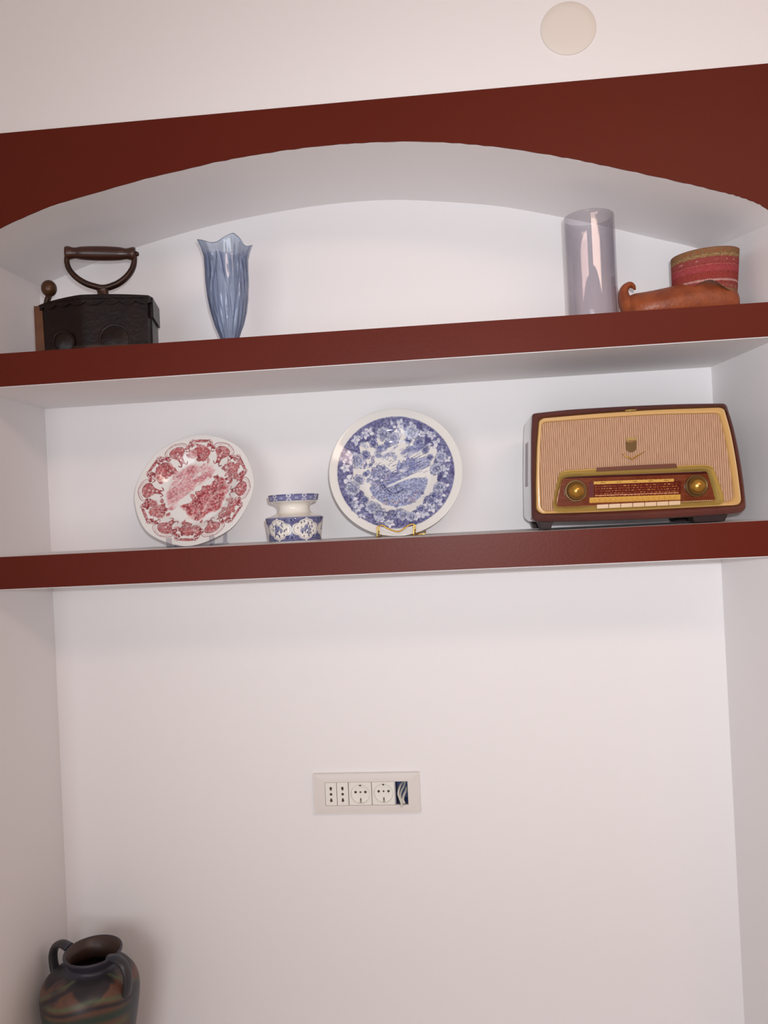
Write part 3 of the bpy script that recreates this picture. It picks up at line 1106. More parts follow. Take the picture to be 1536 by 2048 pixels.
for q in range(60):
    u, v = rn.uniform(-.05, .46), rn.uniform(-.12, .14)
    x, y = u * math.cos(ang) - v * math.sin(ang), u * math.sin(ang) + v * math.cos(ang)
    if math.hypot(x, y) < .52:
        bc.line([(x, y), (x + .09, y + .04)], .007, rn.choice((B2, B1, B3)), .75)
# castle
for cx_, cy_, w, h in ((.02, .06, .07, .10), (.08, .09, .09, .08), (.16, .12, .06, .11), (.21, .13, .08, .07)):
    bc.poly([(cx_, cy_), (cx_ + w, cy_ + w * .35), (cx_ + w, cy_ + h), (cx_ + w / 2, cy_ + h + .05), (cx_, cy_ + h - .03)], (150, 156, 196))
    bc.line([(cx_, cy_), (cx_, cy_ + h - .03), (cx_ + w / 2, cy_ + h + .05), (cx_ + w, cy_ + h), (cx_ + w, cy_ + w * .35)], .006, B1)
    for q in range(3):
        bc.line([(cx_ + .012 + q * .02, cy_ + .02), (cx_ + .012 + q * .02, cy_ + .05)], .006, B1)
# tree to the left
for q in range(80):
    x, y = rn.gauss(-.27, .09), rn.gauss(-.02, .14)
    if math.hypot(x, y) > .5:
        continue
    t = rn.random() * 3
    bc.ell(x, y, .034, .024, t, rn.choice((B3, (166, 160, 190), (136, 142, 180), B4)), .9)
    bc.ell(x, y, .034, .024, t, B2, .7, .006)
bc.line(catmull([(-.20, -.16), (-.12, -.26), (-.02, -.30), (.10, -.24)], 6), .022, B1)
bc.line(catmull([(-.25, -.10), (-.19, -.24), (-.08, -.33)], 6), .012, B1)
bc.line(catmull([(.02, -.28), (-.02, -.20), (.05, -.17)], 6), .010, B2)
# flowers along the bottom
for q in range(26):
    a = rn.uniform(125, 235)
    x, y = pol(a, rn.uniform(.42, .51))
    bc.ell(x, y, .028, .024, 0, rn.choice(((190, 180, 200), B3, (214, 200, 206))))
    bc.ell(x, y, .028, .024, 0, B2, .9, .007)
    bc.ell(x, y, .008, .008, 0, B1)
for q in range(12):
    x, y = .12 + rn.uniform(-.1, .22), -.40 + rn.uniform(-.05, .06)
    leaf(bc, x, y, rn.random() * 6.28, .05, B4, B1)

for q in range(150):
    a = rn.random() * 6.28
    r = .47 * math.sqrt(rn.random())
    x, y = r * math.cos(a), r * math.sin(a)
    if y > .22 or (abs(y - .05) < .09 and x > -.1 and rn.random() < .5):
        continue
    L = rn.uniform(.02, .07)
    bc.line([(x, y), (x + L, y + L * .42)], .006, rn.choice((B1, B2, B2)), .75)
hf = fbm(bc.X, bc.Y, 46, 71, 2)
bc.a += (np.array((222, 220, 226), float) - bc.a) * (np.clip((hf - .52) / .10, 0, 1) * (rr_ < .885) * .30)[..., None]
bc.a *= 1 - (np.clip((fbm(bc.X, bc.Y, 52, 19, 2) - .55) / .08, 0, 1) * (bc.a[..., 0] < 200) * .22)[..., None]
bp0 = A(792, 946, .155)
T2 = shelf_top(bp0[0])
BPR = .1205
lean2 = math.radians(14.5)
bcen = np.array([bp0[0], .150, bp0[2] + .001])
bt = thing('blue_plate', (bp0[0], .12, T2), 'white plate with blue rose rim and castle landscape on a brass stand', 'plate')
Vp, Fp, cp_ = make_plate(bt, BPR, bcen, lean2, .05, [(0, -.012), (.52, -.0115), (.60, -.006), (.68, -.001), (1, .009)], bc)
mesh_obj('plate_body', Vp, Fp, M['glaze'], bt, col=cp_)

# --- clear stand under the red plate
M['acrylic'] = thin_glass('clear_acrylic', (240, 240, 244), (196, 196, 204), 0.35)
yb = .150 - RPR * math.sin(lean)          # depth of the plate's lowest edge
T2 = shelf_top(rp[0])
s1 = thing('plate_stand', (rp[0], yb, T2), 'clear acrylic stand holding the red plate', 'plate stand')
cxl, cxr = A(345, 1085, yb)[0], A(430, 1082, yb)[0]
parts = []
for xx, nm in ((cxl, 0), (cxr, 0)):
    w = .0045
    vf = merge(box((xx - w, yb - .020, T2), (xx + w, yb + .075, T2 + .004)),
               box((xx - w, yb - .020, T2 + .004), (xx + w, yb - .016, T2 + .0175)))
    bev(mesh_obj('side_rail', *vf, M['acrylic'], s1, smooth=False), .0006)
bev(mesh_obj('front_bar', *box((cxl + .0045, yb - .004, T2), (cxr - .0045, yb + .002, T2 + .0045)), M['acrylic'], s1, smooth=False), .0006)
for xx in (cxl, cxr):
    V, F = [], []
    w = .003
    a_ = (yb + .065, T2 + .004)
    b2 = (yb + .082, T2 + .105)
    n = len(V)
    V += [(xx - w, a_[0], a_[1]), (xx + w, a_[0], a_[1]), (xx + w, a_[0] + .004, a_[1]), (xx - w, a_[0] + .004, a_[1]),
          (xx - w, b2[0], b2[1]), (xx + w, b2[0], b2[1]), (xx + w, b2[0] + .004, b2[1]), (xx - w, b2[0] + .004, b2[1])]
    F += [tuple(n + i for i in f) for f in [(0, 3, 2, 1), (4, 5, 6, 7), (0, 1, 5, 4), (1, 2, 6, 5), (2, 3, 7, 6), (3, 0, 4, 7)]]
    mesh_obj('back_rest', V, F, M['acrylic'], s1, smooth=False)

# --- brass wire stand under the blue plate
M['brass'] = mat('brass_wire', (206, 158, 74), 0.22, metal=1.0)
yb2 = .150 - BPR * math.sin(lean2)
yf = yb2 - .016
T2 = shelf_top(bp0[0])
s2 = thing('wire_stand', (bp0[0], yf, T2), 'bent brass wire stand holding the blue plate', 'plate stand')


def Q(x, y, Y):
    return A(640 + x / 5.12, 810 + y / 5.12, Y)


def zfix(p, z):
    return np.array([p[0], p[1], z])


wr = .00115
fl_ = Q(586, 1335, yf)
fr_ = Q(958, 1325, yf)
for sgn, bx, top in ((-1, 586, 1243), (1, 958, 1226)):
    p0 = zfix(Q(bx, 1335, yf), T2 + wr)
    p1 = Q(bx, top + 14, yf)
    p2 = Q(bx + 8, top, yf)
    p3 = Q(bx + 18, top + 12, yf)
    p4 = zfix(Q(bx + 18, 1330, yf), T2 + .006)
    p5 = zfix(p4, T2 + .004) + np.array([0, .03, 0])
    back = zfix(p0, T2 + wr) + np.array([.0, .085, 0])
    mesh_obj('front_hook', *tube(catmull([back, p0 + np.array([0, .004, 0]), p0, p0 + (p1 - p0) * .5, p1, p2, p3, (p3 + p4) / 2, p4, p5], 6), wr, 8), M['brass'], s2)
vp = [Q(603, 1236, yf - .001), Q(640, 1232, yf - .001), Q(690, 1262, yf - .001), Q(760, 1290, yf - .001), Q(800, 1296, yf - .001), Q(840, 1280, yf - .001), Q(890, 1242, yf - .001), Q(930, 1222, yf - .001), Q(966, 1222, yf - .001)]
mesh_obj('front_wire', *tube(catmull(vp, 6), wr * 1.15, 8), M['brass'], s2)
q0 = zfix(Q(1080, 1330, yf + .07), T2 + wr)
q1 = Q(1080, 1285, yf + .07)
br0 = zfix(Q(960, 1330, yf), T2 + wr) + np.array([0, .003, 0])
bl0 = zfix(Q(586, 1330, yf), T2 + wr) + np.array([0, .085, 0])
mesh_obj('back_wire', *tube([q1, (q0 + q1) / 2, q0, zfix(Q(970, 1330, yf + .07), T2 + wr), bl0 + np.array([.0, -.01, 0]), bl0 + np.array([0.006, .002, .10]), bl0 + np.array([.05, .002, .105])],
                            wr, 8), M['brass'], s2)
mesh_obj('cross_wire', *tube([Q(1080, 1285, yf + .07), Q(985, 1318, yf + .006)], wr * .8, 8), M['brass'], s2)

# ------------------------------------------------------------------ blue and white pot
M['pot'] = mat('pot_glaze', (226, 220, 212), 0.10, spec=0.55, attr=True)
px_, py_ = -.2835, .10
T2 = shelf_top(px_)
pt = thing('ceramic_pot', (px_, py_, T2), 'small blue and white waisted ceramic pot between the two plates', 'pot')
rn = random.Random(8)
D1, D2, D3 = (46, 50, 96), (86, 90, 136), (140, 144, 176)
PW = (230, 224, 214)
# drawing strip: x = angle 0..2pi, y = 0..1 of height
pc = Cv(1400, 420, 0, 2 * PI, 0, 1, PW)
BT = .515                                    # top of the painted body
asp = 2 * PI * .0485 / .0825                 # width of strip / height, to keep shapes round
pc.poly([(0, .02), (7, .02), (7, BT), (0, BT)], (110, 110, 146))
g = fbm(pc.X * 6, pc.Y * 20, 3, 5)
bb = (pc.Y > .02) & (pc.Y < BT)
pc.put((slice(None), slice(None)), bb * np.clip((g - .5) / .08, 0, 1) * .6, D1)
nm = 6
ks = 1 / (2 * PI) * asp                      # scale: angle -> height units
for k in range(nm):
    ac = (PI + math.radians(35) + k * PI / 3) % (2 * PI)
    hw = PI / nm * .985
    qf = [(1, 0), (.975, .22), (.88, .40), (.70, .50), (.56, .53), (.50, .62), (.44, .74), (.28, .82), (.12, .88), (0, 1)]
    qf = [tuple(p) for p in catmull(qf, 4)]
    full_ = qf + [(-x, y) for x, y in qf[-2::-1]] + [(-x, -y) for x, y in qf[1:]] + [(x, -y) for x, y in qf[-2:0:-1]]
    for grow, colr in ((0.0, PW), (.085, (84, 88, 112)), (.115, PW)):
        pts = [(ac + (hw - grow * .55) * x, .02 + (BT - .02) / 2 + ((BT - .02) / 2 * .98 - grow * .30) * y) for x, y in full_]
        for w2 in (0, -2 * PI, 2 * PI):
            pc.poly([(x + w2, y) for x, y in pts], colr)
    for sh_ in (0, -2 * PI, 2 * PI):
        rr = random.Random(k)
        for q in range(22):
            t = rr.random() * 2 * PI
            e = rr.random() ** .6
            x, y = ac + sh_ + hw * .52 * e * math.cos(t), .27 + .13 * e * math.sin(t)
            pc.ell(x, y, .035 / 1, .020, rr.random() * 3, rr.choice((D2, D1, D3)))
        for q in range(7):
            t = q / 7 * 2 * PI + rr.random()
            x, y = ac + sh_ + hw * .62 * math.cos(t), .27 + .155 * math.sin(t)
            pc.ell(x, y, .022, .018, rr.random() * 3, D1)
        pc.ell(ac + sh_, .30, .075, .050, 0, D3)
        pc.ell(ac + sh_, .30, .075, .050, 0, D1, .9, .008)
        pc.ell(ac + sh_ + .01, .30, .03, .022, 0, D1, .8, .008)
        for s in (-1, 1):
            pc.ell(ac + sh_ + s * .12, .25, .055, .035, 0, D2)
            pc.ell(ac + sh_ + s * .12, .25, .022, .015, 0, PW, .8)
    for yy in (.10, .46):
        x = (ac + hw) % (2 * PI)
        pc.ell(x, yy, .05, .028, 0, D1)
        pc.ell(x - .06, yy, .022, .018, 0, D3)
        pc.ell(x + .06, yy, .022, .018, 0, D3)
pc.poly([(0, BT - .005), (7, BT - .005), (7, BT + .012), (0, BT + .012)], (150, 150, 180))
# rim band
pc.poly([(0, .865), (7, .865), (7, .98), (0, .98)], (120, 122, 160))
pc.poly([(0, .865), (7, .865), (7, .876), (0, .876)], D2)
pc.poly([(0, .972), (7, .972), (7, 1), (0, 1)], D2)
for k in range(nm + 4):
    a = (k + .5) / (nm + 4) * 2 * PI
    pc.ell(a, .922, .11, .035, 0, (150, 152, 186))
    pc.ell(a, .922, .11, .035, 0, D2, .8, .010)
    for yy in (.875, .97):
        e = a + PI / (nm + 4)
        pc.ell(e, yy, .075, .030, 0, (214, 212, 220), 1, .018)
rp_ = [(.0001, 0.0), (.0440, 0.0), (.0462, .002), (.0468, .008), (.0476, .016), (.0492, .028), (.0508, .038), (.0512, .0415), (.0490, .0440), (.0400, .0470), (.0325, .0500), (.0290, .0540), (.0278, .0590),
       (.0290, .0640), (.0330, .0675), (.0395, .0700), (.0425, .0720), (.0432, .0740), (.0445, .0800), (.0448, .0825), (.0440, .0832), (.0425, .0825), (.0400, .0740), (.0250, .066)]
hh = .0832
rp2 = [rp_[0]] + [tuple(q) for q in catmull([np.array(p) for p in rp_[1:]], 8)]
nt_ = 300
V, F = lathe([(r, T2 + z) for r, z in rp2], px_, py_, nt_)
V = np.array(V)
zz = (V[:, 2] - T2) / hh
an = (np.tile(np.arange(nt_), len(rp2)) / nt_ * 2 * PI + PI) % (2 * PI)
colp = pc.get(an, np.clip(zz, 0, 1))
ins = np.repeat(np.arange(len(rp2)), nt_) > len(rp2) - 24
colp[ins] = (226, 220, 212)
mesh_obj('pot_body', V, F, M['pot'], pt, col=colp)

# ------------------------------------------------------------------ valve radio
M['cab'] = mat('radio_lacquer', (74, 34, 34), 0.13, spec=0.6, noise=(7, (104, 48, 34), 0.7), coat=0.6)
M['cream'] = mat('cream_gold_plastic', (198, 156, 96), 0.32, spec=0.5, coat=0.2)
M['gold'] = mat('gold_metal', (196, 150, 70), 0.25, metal=0.85)
M['olive'] = mat('olive_gold_frame', (178, 148, 80), 0.3, metal=0.35)
M['strip'] = mat('brown_strip', (106, 60, 44), 0.6, spec=0.25)
M['knobm'] = mat('knob_ring', (112, 84, 46), 0.3, metal=0.5)
M['key'] = mat('ivory_key', (216, 184, 150), 0.35)
M['rub'] = mat('dark_foot', (44, 26, 26), 0.5)
M['dial'] = mat('dial_glass', (110, 45, 25), 0.2, spec=0.2, attr=True)
M['slot'] = mat('side_slot', (150, 136, 144), 0.4)
RY = .02
T2 = shelf_top(.30) + .0006
S7 = 3.135


def r7(x, y, Y=RY):
    p = A(1030 + x / S7, 790 + y / S7, Y)
    return (p[0], p[2])


# speaker cloth: fine vertical cream and brown stripes
m = bpy.data.materials.new('speaker_cloth')
m.use_nodes = True
nt = m.node_tree
b = nt.nodes['Principled BSDF']
b.inputs['Roughness'].default_value = .8
tc = nt.nodes.new('ShaderNodeTexCoord')
sx_ = nt.nodes.new('ShaderNodeSeparateXYZ')
nt.links.new(tc.outputs['Object'], sx_.inputs[0])


def mth(op, a, b_=None):
    n = nt.nodes.new('ShaderNodeMath')
    n.operation = op
    for i, v in enumerate((a, b_)):
        if v is None:
            continue
        if isinstance(v, (int, float)):
            n.inputs[i].default_value = v
        else:
            nt.links.new(v, n.inputs[i])
    return n.outputs[0]


w1 = mth('SINE', mth('MULTIPLY', sx_.outputs[0], 2 * PI / .0034))
nn = nt.nodes.new('ShaderNodeTexNoise')
mp = nt.nodes.new('ShaderNodeMapping')
mp.inputs['Scale'].default_value = (900, 900, 60)
nt.links.new(tc.outputs['Object'], mp.inputs[0])
nt.links.new(mp.outputs[0], nn.inputs['Vector'])
nn.inputs['Scale'].default_value = 1
w2 = mth('ADD', mth('MULTIPLY', w1, .45), mth('MULTIPLY', nn.outputs[0], 1.0))
rmp = nt.nodes.new('ShaderNodeValToRGB')
rmp.color_ramp.elements[0].position = .12
rmp.color_ramp.elements[0].color = (*lin((150, 108, 80)), 1)
rmp.color_ramp.elements[1].position = .9
rmp.color_ramp.elements[1].color = (*lin((208, 170, 140)), 1)
e = rmp.color_ramp.elements.new(.5)
e.color = (*lin((184, 142, 112)), 1)
nt.links.new(w2, rmp.inputs[0])
nt.links.new(rmp.outputs[0], b.inputs['Base Color'])
bpn = nt.nodes.new('ShaderNodeBump')
bpn.inputs['Strength'].default_value = .5
bpn.inputs['Distance'].default_value = .001
nt.links.new(w1, bpn.inputs['Height'])
nt.links.new(bpn.outputs[0], b.inputs['Normal'])
M['cloth'] = m

ra = thing('valve_radio', (.30, .11, T2), 'old brown lacquered valve radio with striped cloth front and gold dial', 'radio')
outl = [r7(*p) for p in [(104, 770), (100, 500), (101, 250), (107, 113), (330, 88), (700, 66), (1050, 52), (1330, 49), (1375, 190), (1412, 360), (1440, 540), (1453, 665), (1455, 712),
                         (1430, 738), (1385, 745), (1120, 765), (800, 782), (450, 794), (130, 797)]]
outl = rounded(outl, [.004, .01, .01, .006, .02, .03, .03, .006, .02, .02, .02, .01, .004, .004, .006, .03, .03, .03, .004], 4)[::-1]
inn = [r7(*p) for p in [(133, 720), (131, 560), (136, 330), (150, 160), (175, 142), (520, 112), (900, 88), (1290, 74), (1318, 84), (1360, 230), (1395, 420), (1420, 610), (1426, 665),
                        (1410, 688), (1385, 693), (1120, 706), (800, 722), (450, 738), (165, 746)]]
inn = rounded(inn, [.006, .01, .01, .008, .006, .03, .03, .008, .008, .02, .02, .01, .006, .005, .006, .03, .03, .03, .008], 4)[::-1]
n = len(outl)
ctr = np.array([.296, EZ + .07])


def loft(rings, cap0=True, cap1=True):
    V, F = [], []
    n = len(rings[0][0])
    for pts, ys in rings:
        for p in pts:
            V.append((p[0], ys, p[1]))
    for k in range(len(rings) - 1):
        for i in range(n):
            j = (i + 1) % n
            F.append((k * n + i, (k + 1) * n + i, (k + 1) * n + j, k * n + j))
    if cap0:
        F.append(tuple(range(n)))
    if cap1:
        F.append(tuple((len(rings) - 1) * n + i for i in range(n - 1, -1, -1)))
    return V, F


def scl(pts, s, dx=0, dz=0, c=ctr):
    return [(c[0] + (p[0] - c[0]) * s + dx, c[1] + (p[1] - c[1]) * s + dz) for p in pts]


def mixp(a, b_, t):
    return [(p[0] * (1 - t) + q[0] * t, p[1] * (1 - t) + q[1] * t) for p, q in zip(a, b_)]


rings = [(inn, RY + .004), (mixp(inn, outl, .15), RY + .001), (mixp(inn, outl, .45), RY - .001), (mixp(inn, outl, .75), RY + .0005), (mixp(inn, outl, .93), RY + .003), (outl, RY + .008),
         (scl(outl, 1.0), RY + .05), (scl(outl, 1.0), RY + .13), (scl(outl, .99), RY + .172), (scl(outl, .96), RY + .18)]
cabo = mesh_obj('cabinet', *loft([(inn, RY + .012)] + rings), M['cab'], ra, angle=40)
cabo['label'] = 'glossy dark brown lacquered cabinet'
# side recess grip on the left flank
xs_ = min(p[0] for p in outl)
pa, pb = r7(100, 500), r7(101, 250)
V = []
for yy in (RY + .055, RY + .105):
    for z in (EZ + .045, EZ + .120):
        xx = pa[0] + (pb[0] - pa[0]) * (z - pa[1]) / (pb[1] - pa[1])
        V += [(xx - .0004, yy, z), (xx + .004, yy, z)]
F = [(0, 2, 3, 1), (4, 5, 7, 6), (0, 4, 6, 2), (1, 3, 7, 5), (0, 1, 5, 4), (2, 6, 7, 3)]
mesh_obj('side_vent', V, F, M['slot'], cabo, smooth=False)
# cream frame, cloth
in2 = scl([p for p in inn], .972, -.001, .0005)
cr_ = rounded([r7(*p) for p in [(168, 700), (160, 480), (163, 330), (172, 186), (190, 174), (550, 146), (900, 124), (1262, 118), (1282, 128), (1318, 260), (1345, 420), (1366, 560), (1372, 632),
                                (1366, 650), (1340, 664), (1120, 684), (800, 702), (450, 715), (190, 724)]],
              [.006, .01, .01, .008, .006, .03, .03, .008, .008, .02, .02, .01, .006, .005, .006, .03, .03, .03, .008], 4)[::-1]
V, F = [], []
rg = [(inn, RY + .005), (mixp(inn, cr_, .12), RY + .0015), (mixp(inn, cr_, .5), RY + .0025), (mixp(inn, cr_, .8), RY + .0015), (cr_, RY + .006)]
V, F = loft(rg, False, False)
F = [f[::-1] for f in F]
mesh_obj('front_frame', V, F, M['cream'], ra, angle=50)['label'] = 'cream and gold moulded frame'
V, F = prism(mixp(cr_, inn, .06), RY + .0045, RY + .008)
mesh_obj('speaker_cloth', V, F, M['cloth'], ra, smooth=False)['label'] = 'striped beige speaker cloth'

# dial surround
do = rounded([r7(*p) for p in [(236, 700), (250, 600), (282, 480), (330, 468), (700, 450), (1190, 434), (1240, 442), (1290, 560), (1318, 650), (1308, 678), (1290, 690), (800, 716), (300, 738), (255, 735)]],
             [.004, .01, .008, .006, .02, .006, .008, .01, .006, .004, .006, .02, .006, .006], 4)[::-1]
di = rounded([r7(*p) for p in [(262, 672), (276, 600), (300, 528), (330, 516), (700, 497), (1180, 478), (1208, 482), (1235, 570), (1258, 640), (1256, 656), (1240, 662), (800, 680), (310, 700), (268, 696)]],
             [.003, .01, .005, .004, .02, .004, .004, .01, .004, .003, .004, .02, .004, .004], 4)[::-1]
V, F = loft([(do, RY + .005), (mixp(do, di, .08), RY - .0005), (mixp(do, di, .22), RY - .001), (mixp(do, di, .30), RY + .0008), (mixp(do, di, .55), RY - .001), (mixp(do, di, .85), RY + .0015), (di, RY + .005)], False, False)
mesh_obj('dial_surround', V, [f[::-1] for f in F], M['olive'], ra, angle=50)['label'] = 'gold coloured dial surround'
# the dial itself
dz0 = min(p[1] for p in di)
dz1 = max(p[1] for p in di)
dx0 = min(p[0] for p in di)
dx1 = max(p[0] for p in di)
dc = Cv(1000, 220, 240, 1280, -710, -470, (86, 32, 20))
YL = (206, 160, 82)
rn = random.Random(3)


def base(x):                                   # slant of the dial lines in the drawing frame
    return -(x - 500) * .0355


for k in range(22):
    y = 505 + k * 9.3
    dc.line([(240, -(y - (240 - 500) * .0355) + 0), (1280, -(y - (1280 - 500) * .0355))], 2.2, (186, 108, 58), .85)
dc.a += (fbm(dc.X * .02, dc.Y * .05, 1.0, 4)[..., None] - .5) * 30


def strip(xa, xb, ya, yb_, c_):
    dc.poly([(xa, -(ya - (xa - 500) * .0355)), (xb, -(ya - (xb - 500) * .0355)), (xb, -(yb_ - (xb - 500) * .0355)), (xa, -(yb_ - (xa - 500) * .0355))], c_)


strip(240, 1280, 490, 516, (62, 22, 20))
strip(497, 1045, 560, 644, (92, 32, 20))
for row in range(5):                            # lines of station marks
    y = 572 + row * 15
    x = 505
    while x < 1030:
        L = rn.uniform(6, 20)
        strip(x, x + L, y + rn.uniform(-1, 1), y + rn.uniform(3, 5), rn.choice(((178, 104, 60), (150, 70, 40), (196, 130, 80))))
        x += L + rn.uniform(4, 12)
strip(497, 1000, 541, 560, YL)
strip(505, 1030, 628, 632, (214, 160, 120))
strip(470, 1042, 642, 676, (202, 154, 74))
for k in range(48):
    x = 486 + k * 11.3
    strip(x, x + 2, 664, 672 if k % 4 else 676, (140, 84, 36))
    if k % 3 == 1:
        strip(x, x + 6, 654, 660, (160, 100, 46))
for k in range(5):
    x = 540 + k * 100
    strip(x, x + 30, 548, 553, (150, 96, 44))
strip(466, 494, 548, 640, (100, 50, 52))
# build as a grid clipped to the outline box
gx, gz = 420, 100
V, colr = [], []
Lb = np.array([r7(240, 720)])
for j in range(gz):
    tv = j / (gz - 1)
    for i in range(gx):
        tu = i / (gx - 1)
        # left and right edges slant with the surround
        xa = 262 + 36 * tv
        xb = 1262 - 50 * tv
        X_ = xa + (xb - xa) * tu
        yb_ = 703 - 46 * (X_ - 262) / 1000
        yt_ = 514 - 38 * (X_ - 262) / 1000
        Y_ = yb_ + (yt_ - yb_) * tv
        p = r7(X_, Y_)
        V.append((p[0], RY + .0042, p[1]))
        colr.append((X_, -Y_))
colr = np.array(colr)
F = [(j * gx + i, j * gx + i + 1, (j + 1) * gx + i + 1, (j + 1) * gx + i) for j in range(gz - 1) for i in range(gx - 1)]
mesh_obj('tuning_dial', V, F, M['dial'], ra, col=dc.get(colr[:, 0], colr[:, 1]))['label'] = 'dark red tuning dial with yellow station scales'
# brown strip over the surround
sp_ = [r7(*p) for p in [(508, 480), (512, 456), (760, 441), (1008, 430), (1016, 456), (760, 468)]][::-1]
V, F = prism(rounded(sp_, .0012, 3), RY - .0022, RY + .003)
bev(mesh_obj('name_strip', V, F, M['strip'], ra, smooth=False), .0004)['label'] = 'brown strip above the dial'
# keys
for k in range(7):
    xa = 510 + k * 75
    ya = 687 - k * 3.6
    q = [r7(xa + 1.5, ya + 26), r7(xa + 1.5, ya + 1), r7(xa + 72.5, ya - 2.5), r7(xa + 72.5, ya + 22.5)][::-1]
    V, F = prism(rounded(q, .0008, 3), RY - .004, RY + .004)
    bev(mesh_obj('push_key', V, F, M['key'], ra, smooth=False), .0007)
# knobs
for (kx, ky) in ((385, 600), (1146, 568)):
    c = r7(kx, ky, RY - .006)
    kb = mesh_obj('tuning_knob', *ylathe([(.0178, RY + .004), (.0178, RY - .001), (.0170, RY - .002), (.0158, RY - .002), (.0152, RY - .007), (.0146, RY - .0095), (.0135, RY - .0105), (.0120, RY - .0100), (.0108, RY - .0085)], c, 48), M['knobm'], ra, angle=35)
    mesh_obj('knob_cap', *ylathe([(.0112, RY - .0082), (.0105, RY - .0098), (.0085, RY - .0118), (.0055, RY - .0135), (.0025, RY - .0145), (.0005, RY - .0148)], c, 48), M['gold'], kb, angle=50)['label'] = 'polished gold knob centre'
# emblem: a shield with a bar above and a shallow V beneath
shd = catmull([r7(*p) for p in [(700, 296), (699, 320), (702, 342), (716, 354), (731, 358), (746, 354), (760, 342), (762, 320), (761, 292), (731, 296)]], 4, closed=True)[::-1]
em = mesh_obj('emblem', *prism([tuple(p) for p in shd], RY + .0015, RY + .005), M['knobm'], ra, smooth=False)
em['label'] = 'small gold shield emblem with V beneath'
cwn = [r7(*p) for p in [(698, 284), (697, 266), (712, 274), (728, 266), (745, 273), (761, 262), (762, 280)]][::-1]
mesh_obj('crest', *prism(cwn, RY + .0015, RY + .005), M['olive'], em, smooth=False)
br1 = [np.array((*r7(x, y), 0))[[0, 2, 1]] + np.array([0, RY + .0018, 0]) for x, y in ((698, 294), (715, 289), (745, 288), (762, 289))]
mesh_obj('crest_bar', *tube(br1, .0007, 8), M['gold'], em)
vv = [np.array((*r7(x, y), 0))[[0, 2, 1]] + np.array([0, RY + .0018, 0]) for x, y in ((672, 368), (690, 382), (715, 390), (736, 402), (756, 388), (785, 372), (818, 353))]
mesh_obj('chevron', *tube(vv, lambda t: .0004 + .0009 * math.sin(PI * t), 8), M['gold'], em)
lg = [np.array((*r7(x, y), 0))[[0, 2, 1]] + np.array([0, RY - .001, 0]) for x, y in ((690, 98), (760, 93))]
mesh_obj('top_badge', *tube(lg, .0014, 8), M['olive'], ra)
# feet
for (xa, xb, yt_) in ((163, 243, 794), (1135, 1345, 762)):
    a_, b2 = r7(xa, yt_), r7(xb, yt_)
    zt_ = max(a_[1], b2[1]) + .004
    for yy0 in (RY + .012, RY + .135):
        V = [(a_[0] + .001, yy0, T2 + .001), (b2[0] - .004, yy0, T2 + .001), (b2[0] - .004, yy0 + .03, T2 + .001), (a_[0] + .001, yy0 + .03, T2 + .001),
             (a_[0] - .005, yy0 - .004, zt_), (b2[0] + .002, yy0 - .004, zt_), (b2[0] + .002, yy0 + .034, zt_), (a_[0] - .005, yy0 + .034, zt_)]
        F = [(0, 3, 2, 1), (4, 5, 6, 7), (0, 1, 5, 4), (1, 2, 6, 5), (2, 3, 7, 6), (3, 0, 4, 7)]
        bev(mesh_obj('foot', V, F, M['rub'], ra, smooth=False), .001)

# ------------------------------------------------------------------ wall socket plate
M['sock'] = mat('white_plastic', (226, 219, 214), 0.35, spec=0.4)
M['sock2'] = mat('bright_white_plastic', (236, 232, 224), 0.22, spec=0.5)
M['hole'] = mat('socket_hole', (70, 48, 36), 0.6)
M['tin'] = mat('tin_clip', (170, 160, 150), 0.3, metal=0.9)
M['bluebox'] = mat('blue_box', (52, 84, 140), 0.5, noise=(60, (120, 90, 70), 0.5))
M['cable'] = mat('grey_white_cable', (204, 200, 188), 0.45)
so = thing('socket_plate', (SC[0], NY, SC[2]), 'long white wall socket plate with two round sockets and loose wires', 'wall socket')
yf0 = NY - .009


def P2(u, v):
    p = sk(u, v, 0)
    return (p[0], p[2])


N_ = 24
outer = rounded([P2(-104, -39), P2(104, -39), P2(104, 39), P2(-104, 39)], .0012, 5)
inner_ = rounded([P2(-80.5, -23), P2(81, -23), P2(81, 22), P2(-80.5, 22)], .0004, 5)
V, F = ring_prism(outer, inner_, yf0 + .001, NY)
mid_ = mixp(outer, inner_, .12)
V2, F2 = loft([(outer, yf0 + .003), (mixp(outer, inner_, .06), yf0 + .0012), (mixp(outer, inner_, .5), yf0), (mixp(outer, inner_, .97), yf0 + .0002), (inner_, yf0 + .003)], False, False)
fro = mesh_obj('cover_frame', *merge((V, F), (V2, [f[::-1] for f in F2])), M['sock'], so, angle=40)


def disc_at(u, v, r, y, n=20, sv=1.0):
    return [P2(u + r * math.cos(i / n * 2 * PI), v + r * sv * math.sin(i / n * 2 * PI)) for i in range(n)]


